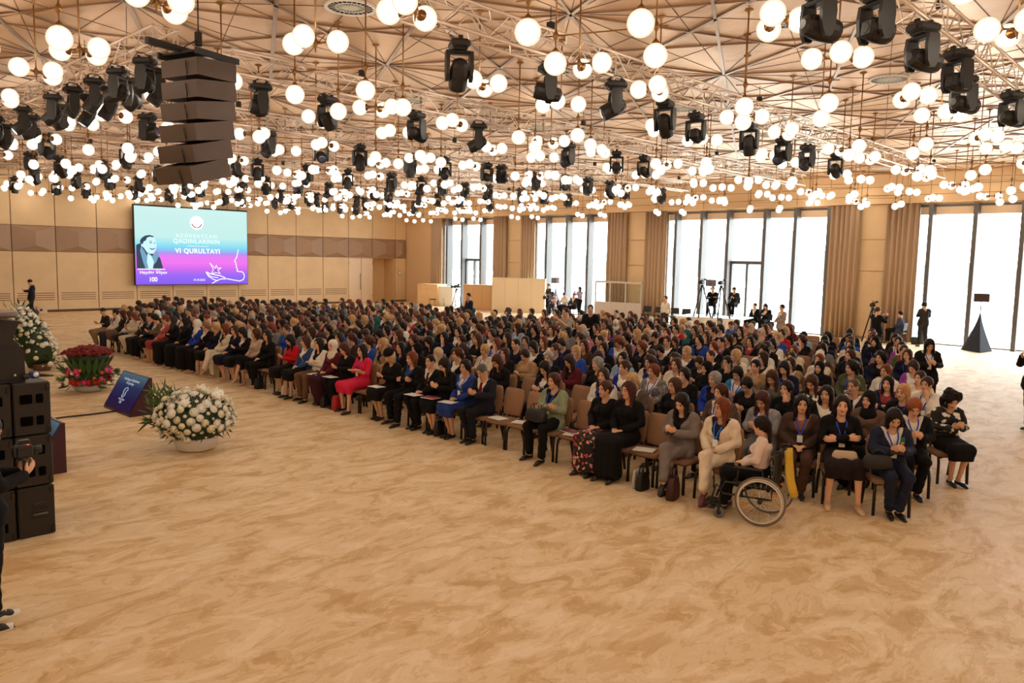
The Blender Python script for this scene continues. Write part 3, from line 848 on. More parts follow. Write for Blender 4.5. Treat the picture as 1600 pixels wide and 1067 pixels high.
def feet_f(F, J, e, hi=False, only=None):
    for i in (0, 1):
        if only is not None and i != only: continue
        an = np.array(J['ank'][i]); t = np.array(J['toe'][i], float); t /= np.linalg.norm(t)
        h = an+np.array((-.02, 0, -.055)) if t[2] > -.3 else an-t*.01+np.array((-.02, 0, -.05))
        b = h+t*.13+np.array((0, 0, .01)); c = h+t*.2
        F.cap(h, b, .03+e, .034+e, .012, ((0, 0, 1), .75)); F.cap(b, c, .034+e, .022+e, .01, ((0, 0, 1), .6))
        F.cap(an, h, .032+e*.6, .03+e, .02)
SP = {0: dict(b=.0135, h=.0062, f=.0068), 1: dict(b=.024, h=.0125, f=.018), 2: dict(b=.04, h=.022, f=.035)}
def grid(J, lod, what):
    s = SP[lod]; dz = .38 if J['stand'] else 0; hc = J['hc']
    if what == 'body':
        hx, hz = hc[0], hc[2]; wz = (J['wr'][0][2], J['wr'][1][2]); wx = (J['wr'][0][0], J['wr'][1][0])
        return (axis(-.22, .86, s['b'], [(hx-.1, hx+.13, s['h']*1.1), (hx+.13, max(wx)+.15, s['f'] if lod == 0 else s['b'])]),
                axis(-.34, .35, s['b'], [(-.12, .12, s['h']*1.15)]),
                axis(-.02, 1.36+dz, s['b'], [(hz-.13, hz+.14, s['h'])]+([(min(wz)-.05, max(wz)+.07, s['f'])] if lod == 0 else [])))
    return (axis(-.24, .86, s['b']), axis(-.36, .37, s['b']), axis(-.02, 1.2+dz, s['b']))
M_skin = mat('skin', (.5, .3, .2), .5, objcol=True); M_lip = mat('lips', rgb(160, 72, 66), .4); M_eye = mat('eye_dark', rgb(40, 26, 22), .25); M_brow = mat('brow', rgb(70, 48, 38), .8)
M_fab = mat('fabric', (.5, .5, .5), .85, objcol=True, bump=.12, bscale=60, var=.07, vscale=9, spec=.2)
M_hair = mat('hair_strands', (.1, .1, .1), .5, objcol=True, var=.3, vscale=26, bump=.4, bscale=45, spec=.2)
M_leather = mat('leather', (.1, .1, .1), .35, objcol=True)
def pattern_mat(name, base, cols, scale, th=.5):
    M = D.materials.new(name); M.use_nodes = True
    nt = M.node_tree; N = nt.nodes; L = nt.links; P = N['Principled BSDF']; P.inputs['Roughness'].default_value = .8
    tc = N.new('ShaderNodeTexCoord'); nz = N.new('ShaderNodeTexNoise'); nz.inputs['Scale'].default_value = scale*.6
    L.new(tc.outputs['Object'], nz.inputs['Vector'])
    ad = N.new('ShaderNodeVectorMath'); ad.operation = 'MULTIPLY_ADD'; ad.inputs[1].default_value = (.12, .12, .12)
    L.new(nz.outputs['Color'], ad.inputs[0]); L.new(tc.outputs['Object'], ad.inputs[2])
    vo = N.new('ShaderNodeTexVoronoi'); vo.inputs['Scale'].default_value = scale; L.new(ad.outputs[0], vo.inputs['Vector'])
    cr = N.new('ShaderNodeValToRGB'); cr.color_ramp.interpolation = 'CONSTANT'; e = cr.color_ramp.elements
    e[0].position = 0; e[0].color = (*cols[0], 1); e[1].position = 1; e[1].color = (*cols[-1], 1)
    for i, c in enumerate(cols[1:]):
        a = e.new((i+1)/len(cols)); a.color = (*c, 1)
    sp = N.new('ShaderNodeSeparateColor'); L.new(vo.outputs['Color'], sp.inputs[0]); L.new(sp.outputs[0], cr.inputs[0])
    lt = N.new('ShaderNodeMath'); lt.operation = 'LESS_THAN'; lt.inputs[1].default_value = th; L.new(vo.outputs['Distance'], lt.inputs[0])
    mx = N.new('ShaderNodeMix'); mx.data_type = 'RGBA'; L.new(lt.outputs[0], mx.inputs[0]); mx.inputs[6].default_value = (*base, 1)
    L.new(cr.outputs[0], mx.inputs[7]); L.new(mx.outputs[2], P.inputs['Base Color'])
    MAT[name] = M; return M
pattern_mat('floral_cloth', rgb(24, 20, 24), [rgb(196, 60, 60), rgb(220, 150, 140), rgb(190, 170, 150), rgb(170, 60, 90), rgb(80, 40, 40)], 16, .42)
pattern_mat('blossom_cloth', rgb(18, 16, 18), [rgb(235, 228, 215), rgb(235, 228, 215), rgb(225, 210, 190)], 12, .40)
pattern_mat('tweed_cloth', rgb(120, 115, 115), [rgb(60, 55, 60), rgb(190, 185, 180), rgb(80, 78, 82)], 45, .5)
pattern_mat('camo_blue_cloth', rgb(60, 75, 95), [rgb(130, 150, 165), rgb(35, 45, 65), rgb(90, 110, 130)], 16, .5)

def face_mi(V, Q, J):
    R = J['R']; c = np.array(J['hc'])
    P = (V[Q].mean(1)-c)@R
    x, y, z = P.T; mi = np.zeros(len(Q), int); ay = np.abs(y)
    mi[(x > .06) & (ay < .019) & (z > -.067) & (z < -.051)] = 1
    mi[(x > .062) & (((ay-.030)/.0125)**2+((z-.003)/.0065)**2 < 1)] = 2
    mi[(x > .05) & (ay > .014) & (ay < .048) & (z > .024) & (z < .0315)] = 3
    return mi
GEO = {}
def geo(lod, pn, part, J, male=False):
    key = (lod, pn, part)
    if key in GEO: return GEO[key]
    T = J['T']; F = Field(*grid(J, lod, 'body' if part == 'body' else 'x')); mi = None
    st = J['stand']
    zt = lambda v: v+(.38 if st else 0)
    if part == 'body':
        torso(F, J, -.012, male); 
        for i, s in enumerate((1, -1)):
            sh = T(-.035, .172*s, .965); F.cap(sh, J['el'][i], .044, .034, .02); F.cap(J['el'][i], J['wr'][i], .035, .024, .012)
        legs_f(F, J, -.006); feet_f(F, J, -.006); head(F, J, male)
        for i, s in enumerate((1, -1)): hand(F, J['wr'][i], J['hd'][i], J['nn'][i], s, lod == 0)
    elif part in ('jacket', 'sweater', 'blouse', 'short_sleeve'):
        e = {'jacket': .02, 'sweater': .012, 'blouse': .004, 'short_sleeve': .01}[part]
        torso(F, J, e, male)
        if part == 'jacket':
            for s in (1, -1): F.cap(T(0, .07*s, .60), T(.02, .09*s, .52 if not st else .47), .125, .128, .03, ((1, 0, 0), .95))
        if part != 'blouse': sleeves(F, J, e+.002, .93 if part != 'short_sleeve' else .0, .006)
        nb = T(-.03, 0, 1.0)
        if part == 'jacket':
            a = T(.0, 0, .74)[2]; b = T(0, 0, .99)[2]; lx = T(0.02, 0, .8)[0]-.04
            F.cut(lambda X, Y, Z: np.minimum(np.minimum(.0+(Z-a)*.42-np.abs(Y), X-lx), Z-a))
            F.cap(T(-.03, 0, .97), T(-.0, 0, 1.12), .062, .07, .01, None, 'd')
        else:
            F.cap(T(-.025, 0, 1.0), T(.0, 0, 1.14), .058 if not male else .06, .09, .01, None, 'd')
        F.cut(lambda X, Y, Z: Z-T(0, 0, 1.06)[2])
        if part == 'blouse': F.cut(lambda X, Y, Z: T(0, 0, .62)[2]-Z)
    elif part == 'trousers':
        F.cap(J['hip'][0], J['hip'][1], .115, .115, .03)
        for s in (1, -1): F.cap(T(0, .06*s, .57), T(-.015, .05*s, .66), .125, .10, .03)
        legs_f(F, J, .014, .93, .048)
    elif part == 'skirt':
        for s in (1, -1): F.cap(T(0, .06*s, .57), T(-.015, .05*s, .66), .127, .10, .03)
        k0, k1 = np.array(J['knee'][0]), np.array(J['knee'][1]); h0, h1 = np.array(J['hip'][0]), np.array(J['hip'][1])
        for i in (0, 1):
            kk = np.array(J['knee'][i]); F.cap(J['hip'][i], kk, .105, .080, .04)
            F.cap(kk, kk+np.array((-.015, 0, -.15 if st else -.13)), .080, .070, .04)
        F.cap((h0+h1)/2, (k0+k1)/2, .10, .08, .05)
        F.cap((k0+k1)/2, (k0+k1)/2+np.array((-.01, 0, -.11)), .078, .07, .05)
        F.cut(lambda X, Y, Z: min(k0[2], k1[2])-.15-Z)
        if st: F.cap((k0+k1)/2, (k0+k1)/2+np.array((0, 0, .05)), .1, .1, .05)
    elif part == 'long_skirt':
        for s in (1, -1): F.cap(T(0, .06*s, .57), T(-.015, .05*s, .66), .127, .10, .03)
        k0, k1 = np.array(J['knee'][0]), np.array(J['knee'][1]); a0, a1 = np.array(J['ank'][0]), np.array(J['ank'][1])
        for i in (0, 1):
            kk = np.array(J['knee'][i]); aa = np.array(J['ank'][i]); aa = aa+np.array((0, 0, .04)); F.cap(J['hip'][i], kk, .11, .09, .05); F.cap(kk, aa, .09, .115, .05)
        m0 = (k0+k1)/2; m1 = (a0+a1)/2
        F.cap((m0*0+np.array((0, 0, .56 if not st else .9))), m0, .11, .10, .06); F.cap(m0, m1+np.array((-.02, 0, .03)), .10, .15, .06)
        # soft hanging pleats
        F.F += (.007*np.sin(F.y*70+F.x[:, None]*25)[:, :, None]*np.clip((.55-F.z)/.3, 0, 1)[None, None, :]).astype(np.float32)
        F.cut(lambda X, Y, Z: .045-Z)
    elif part.startswith('shoe'):
        i_ = int(part[-1]); feet_f(F, J, .007, only=i_)
        for i in (i_,):
            an = J['ank'][i]; F.cap((an[0], an[1], an[2]-.0), (an[0], an[1], an[2]+.1), .05, .06, .01, None, 'd')
        F.cut(lambda X, Y, Z: .004-Z)
    if part in ('jacket', 'sweater', 'blouse', 'trousers') and lod < 2:
        nzv = .0035 if lod == 0 else .003
        F.F += (nzv*np.sin(F.z*55+F.x[:, None, None]*30+2.5*np.sin(F.y*17)[None, :, None])).astype(np.float32)
    V, Q = F.net()
    if part == 'body': mi = face_mi(V, Q, J)
    GEO[key] = (V, Q, mi); return GEO[key]
MESH = {}
PM = {'body': None}
def pmesh(lod, pn, part, J, male=False):
    key = (lod, pn, part)
    if key not in MESH:
        V, Q, mi = geo(lod, pn, part, J, male)
        mats = (M_skin, M_lip, M_eye, M_brow) if part == 'body' else ((M_leather,) if part.startswith('shoe') else (M_fab,))
        MESH[key] = mesh_np(part, V, Q, mats, True, mi)
    return MESH[key]

def hair_geo(style, pitched, lod):
    key = ('hair', style, pitched, lod)
    if key in GEO: return GEO[key]
    a = .5 if pitched else 0
    dn = np.array((math.sin(a), 0, -math.cos(a))); 
    s = {0: .0085, 1: .015, 2: .026}[lod]
    F = Field(axis(-.30, .16, s), axis(-.2, .2, s), axis(-.44, .2, s))
    I = None
    if style in ('long', 'bob', 'short', 'bun', 'pony', 'crop'):
        e = .004 if style == 'crop' else .016
        F.ell((-.014, 0, .032), (.097+e, .077+e, .092+e), None, .02)
        if style in ('long', 'bob'):
            L1 = .30 if style == 'long' else .10
            b = np.array((-.05, 0, -.02)); F.cap(b, b+dn*L1, .082, .07 if style == 'long' else .08, .03, ((1, 0, 0), .7))
            for q in (1, -1):
                p = np.array((.005, .072*q, .0)); F.cap(p, p+dn*(L1*.72)+np.array((.01, .014*q, 0)), .03, .022, .025)
        if style == 'short':
            F.cap((-.05, 0, -.01), (-.055, 0, -.06), .075, .06, .02)
            for q in (1, -1): F.ell((.0, .07*q, -.01), (.03, .02, .045), None, .015)
        if style == 'bun': F.cap((-.04, 0, -.01), (-.05, 0, -.05), .07, .045, .02); F.ell((-.125, 0, .03), (.042, .045, .042), None, .01)
        if style == 'pony': F.cap((-.04, 0, -.01), (-.05, 0, -.05), .07, .045, .02); F.cap((-.11, 0, .03), np.array((-.13, 0, .02))+dn*.22, .035, .022, .02)
        if style == 'crop': F.cut(lambda X, Y, Z: -.045-Z)
        # face opening
        F.ell((.085, 0, -.03), (.066, .061, .102), None, .008, 'd')
        F.cap((.10, 0, .0), (.10, 0, -.3), .055, .075, .008, None, 'd')
        if style == 'crop' or style == 'bun':
            for q in (1, -1): F.ell((.012, .085*q, -.03), (.03, .03, .045), None, .008, 'd')
    elif style == 'curly':
        F.ell((-.02, 0, .035), (.118, .105, .112), None, .02)
        r2 = np.random.default_rng(3)
        for q in range(46):
            th = r2.uniform(0, 6.28); z = r2.uniform(-.13, .13); r = .105*math.sqrt(max(.1, 1-(z/.17)**2))
            x, y = -.03+r*math.cos(th), r*math.sin(th)
            if x > .03 and z < .06: continue
            F.ell((x, y, z+.0), (.036, .034, .034), None, .01)
        F.ell((.088, 0, -.035), (.06, .058, .1), None, .008, 'd')
    elif style in ('hijab', 'beret'):
        if style == 'hijab':
            F.ell((-.012, 0, .022), (.112, .092, .118), None, .02)
            F.cap((.0, 0, -.08), np.array((-.015, 0, -.09))+dn*.10, .078, .135, .04, ((1, 0, 0), .85))
            F.ell((.092, 0, -.025), (.06, .054, .078), None, .008, 'd')
            F.F += (.003*np.sin(F.z[None, None, :]*80+F.x[:, None, None]*60)).astype(np.float32)
        else:
            F.ell((-.02, 0, .085), (.125, .115, .05), None, .02); F.cap((-.01, 0, .05), (-.01, 0, .075), .1, .1, .01)
            F.cut(lambda X, Y, Z: .035-Z)
    if style in ('long', 'bob', 'pony', 'curly', 'short') and lod < 2:
        an = np.arctan2(F.y[None, :], F.x[:, None]+.02)
        F.F += (.0042*np.sin(an[:, :, None]*26+4*np.sin(F.z*22)[None, None, :])).astype(np.float32)
        F.cap((.075, .012, .115), (-.02, .012, .142), .007, .005, .012, None, 'd')
    V, Q = F.net(); GEO[key] = (V, Q, None); return GEO[key]
def hair_mesh(style, pitched, lod):
    key = ('hair', style, pitched, lod)
    if key not in MESH:
        V, Q, _ = hair_geo(style, pitched, lod)
        MESH[key] = mesh_np('hair', V, Q, (M_fab if style in ('hijab', 'beret') else M_hair,))
    return MESH[key]

POSES = {
    'lap': mk_pose(arms='lap', yaw=-.25), 'lapf': mk_pose(arms='lap', legs='tuck', yaw=.15),
    'phone': mk_pose(arms='phone', legs='tuck', pitch=.5, lean=.06), 'cross': mk_pose(arms='lap', legs='cross', yaw=-.45),
    'crossphone': mk_pose(arms='phone', legs='cross', pitch=.45), 'chin': mk_pose(arms='chin', legs='flat', yaw=-.15),
    'fold': mk_pose(arms='fold', legs='wide', yaw=-.1),
    's_phone': mk_pose(True, 'phone', pitch=.5), 's_front': mk_pose(True, 'lap', yaw=.3), 's_cam': mk_pose(True, 'camera'), 's_side': mk_pose(True, 'side', yaw=.2)}
_bp = {}
def lanyard_mesh(pn, J):
    if pn in _bp: return _bp[pn]
    T = J['T']; mb = MB()
    pts = []
    for s in (1, -1):
        P = [T(-.06, .055*s, 1.035), T(.03, .062*s, 1.0), T(.085, .052*s, .945), T(.128, .03*s, .88), T(.128, .006*s, .79)]
        for a, b in zip(P[:-1], P[1:]):
            a = Vector(a); b = Vector(b)
            mb.add([a+Vector((0, -.009, 0)), a+Vector((0, .009, 0)), b+Vector((0, .009, 0)), b+Vector((0, -.009, 0)), a+Vector((-.004, -.009, 0)), a+Vector((-.004, .009, 0)), b+Vector((-.004, .009, 0)), b+Vector((-.004, -.009, 0))], [(0, 1, 2, 3), (7, 6, 5, 4), (0, 3, 7, 4), (1, 5, 6, 2)])
    c = Vector(T(.133, 0, .745))
    bd = MB().box(c, (.004, .07, .095))
    _bp[pn] = (mb.mesh('lanyard', M_fab), bd.mesh('badge', M_white)); return _bp[pn]

def lc(*c): return rgb(*c)
SK = lc(218, 168, 136); BLK = lc(17, 15, 17); NAVY = lc(22, 26, 50); WHT = lc(228, 220, 208); CRM = lc(222, 205, 178); GRY = lc(120, 116, 116)
HD = lc(26, 17, 15); HB = lc(70, 38, 25); HA = lc(112, 56, 32); HBL = lc(188, 148, 98); HG = lc(150, 145, 140)
npers = 0
def person(x, y, rz, pn, top, tc, bot, bc, hair, hcol, label, lod=0, skin=None, shoe=BLK, shirt=WHT, lany=None, tmat=None, bmat=None, sc=1.0, group=None, z=0, male=False, parts_min=False):
    J = POSES[pn]; kn = pn+('_m' if male else '')
    sk = skin or SK
    o = link(pmesh(lod, kn, 'body', J, male), 'person', None, (x, y, z), rz, sk, label, 'person', group)
    o.scale = (sc*1.04,)*3
    def part(name, me, c, mm=None):
        p = link(me, name, o, None, None, c)
        if mm: p.material_slots[0].link = 'OBJECT'; p.material_slots[0].material = MAT[mm]
        return p
    part({'short_sleeve': 'top'}.get(top, top), pmesh(lod, kn, top, J, male), tc, tmat)
    if top == 'jacket': part('shirt', pmesh(lod, kn, 'blouse', J, male), shirt)
    if bot: part({'long_skirt': 'skirt'}.get(bot, bot), pmesh(lod, kn, bot, J, male), bc, bmat)
    if not parts_min:
        for q in '01': part('shoe', pmesh(lod, kn, 'shoe'+q, J, male), shoe)
    if hair:
        h = part({'hijab': 'headscarf', 'beret': 'beret'}.get(hair, 'hair'), hair_mesh(hair, J['pitch'] > 0, lod), hcol)
        h.location = J['hc']; h.rotation_euler = J['hrot']
        if hair == 'beret':
            h = part('hair', hair_mesh('bob', J['pitch'] > 0, lod), HBL); h.location = J['hc']; h.rotation_euler = J['hrot']
    if lany:
        a, b = lanyard_mesh(pn, J); part('lanyard', a, lany); part('badge', b, WHT)
    return o
# ------------------------------------------------------------------ BANQUET CHAIRS
M_uph = mat('taupe_upholstery', rgb(150, 112, 84), .8, bump=.1, bscale=120, var=.05, vscale=5)
M_leg = mat('dark_chair_metal', rgb(36, 28, 26), .4, metal=.3)
def rounded(w0, w1, h, r=.07, n=5):
    """outline : width w0 at the foot, w1 at shoulder, rounded top"""
    pts = [(-w0/2, 0), (w0/2, 0), (w1/2, h*.6)]
    for k in range(n+1):
        a = math.pi/2*k/n; pts.append((w1/2-.02-r+r*math.cos(a), h-r+r*math.sin(a)))
    for k in range(n+1):
        a = math.pi/2+math.pi/2*k/n; pts.append((-w1/2+.02+r+r*math.cos(a), h-r+r*math.sin(a)))
    pts.append((-w1/2, h*.6)); return pts
def pad(poly, t, M, c, puff=.02):
    n = len(poly); cx = sum(p[0] for p in poly)/n; cz = sum(p[1] for p in poly)/n
    rings = [(-t/2, 1-.10), (-t/2+.012, 1), (t/2-.012, 1), (t/2, 1-.10)]
    vs = []; fs = []
    for y, s in rings: vs += [Vector((cx+(x-cx)*s, y, cz+(z-cz)*s)) for x, z in poly]
    vs += [Vector((cx, -t/2-puff, cz)), Vector((cx, t/2+puff, cz))]
    for k in range(3):
        for i in range(n):
            j = (i+1) % n; fs.append((k*n+j, k*n+i, (k+1)*n+i, (k+1)*n+j))
    for i in range(n):
        j = (i+1) % n; fs.append((i, j, 4*n)); fs.append((3*n+j, 3*n+i, 4*n+1))
    vs = [M @ v+Vector(c) for v in vs]
    return vs, fs
def chair_parts():
    Mb = Matrix.Rotation(math.radians(90), 4, 'Z')
    tilt = Matrix.Rotation(math.radians(-9), 4, 'Y')
    v, f = pad(rounded(.37, .44, .47), .055, tilt @ Mb, (-.195, 0, .49))
    back = MB().add(v, f, True).mesh('backrest', M_uph)
    sq = [(-.215, -.20), (.215, -.20), (.23, 0), (.225, .16), (.17, .225), (0, .24), (-.17, .225), (-.225, .16), (-.23, 0)]
    M2 = Matrix.Rotation(math.radians(90), 4, 'Z') @ Matrix.Rotation(math.radians(90), 4, 'X')
    v, f = pad([(a, b) for a, b in sq], .075, Matrix.Rotation(math.radians(-90), 4, 'Z') @ Matrix.Rotation(math.radians(90), 4, 'X'), (.03, 0, .43), .012)
    v = [Vector((p.x, p.y, p.z)) for p in v]
    seat = MB().add(v, f, True).mesh('seat', M_uph)
    legs = []
    for s in (1, -1):
        legs.append(MB().tube([(.17, s*.19, .40), (.215, s*.205, .37), (.235, s*.21, .30), (.245, s*.215, 0)], .021, 6).mesh('leg', M_leg))
        legs.append(MB().tube([(-.14, s*.19, .40), (-.19, s*.205, .36), (-.235, s*.21, .2), (-.28, s*.215, 0)], .021, 6).mesh('leg', M_leg))
    fr = MB()
    for s in (1, -1): fr.tube([(.18, s*.19, .39), (-.15, s*.19, .39), (-.2, s*.19, .48), (-.26, s*.17, .8)], .012, 5)
    fr.tube([(.17, -.19, .385), (.17, .19, .385)], .012, 5).tube([(-.15, -.19, .385), (-.15, .19, .385)], .012, 5)
    return seat, back, legs, fr.mesh('frame', M_leg)
ch_seat, ch_back, ch_legs, ch_frame = chair_parts()
def put_chair(x, y, rz, label, full=True):
    t = thing('banquet_chair', label, 'chair', (x, y, 0), rz, 'taupe banquet chairs of the audience')
    link(ch_seat, 'seat', t); link(ch_back, 'backrest', t)
    for l in ch_legs: link(l, 'leg', t)
    if full: link(ch_frame, 'frame', t)
    return t
# ------------------------------------------------------------------ AUDIENCE
RX = lambda r: 9.5+1.13*r
ROWN = lambda r: ('front row' if r == 0 else ordn(r)+' row')
PI = math.pi
def ylim(r):
    X = RX(r)
    y0 = [4.9, 3.6, 3.2, 3.35][r] if r < 4 else 4.0+(X-14)*.38
    if r < 4: y1 = 27.9+(X-9.5)*1.35
    elif X < 20.8: y1 = 34.3-(X-13.8)*.85
    else: y1 = {10: 22.5, 11: 21.5, 12: 20.2, 13: 19.4}.get(r, 19)
    return y0, y1
DRS = {  # clothes drawn on by the rest of the hall : colour words and colours
    'black': (BLK, 40), 'navy blue': (NAVY, 11), 'white': (WHT, 9), 'cream': (CRM, 7), 'grey': (GRY, 8), 'dark brown': (lc(66, 46, 38), 5), 'tan': (lc(170, 136, 100), 5),
    'red': (lc(176, 34, 40), 1.5), 'bright blue': (lc(45, 80, 170), 4), 'pink': (lc(200, 120, 130), 2), 'purple': (lc(150, 70, 150), 2), 'olive green': (lc(84, 88, 58), 3), 'burgundy': (lc(96, 30, 42), 3), 'pale blue': (lc(150, 175, 200), 2)}
HRS = [('black hair', HD, 36), ('dark brown hair', lc(52, 34, 28), 26), ('brown hair', HB, 20), ('auburn hair', HA, 9), ('blonde hair', HBL, 8), ('grey hair', HG, 2)]
R2 = random.Random(11)
def wpick(items):
    t = R2.uniform(0, sum(i[-1] for i in items))
    for i in items:
        t -= i[-1]
        if t <= 0: return i
    return items[-1]
LB = lc(50, 80, 190)
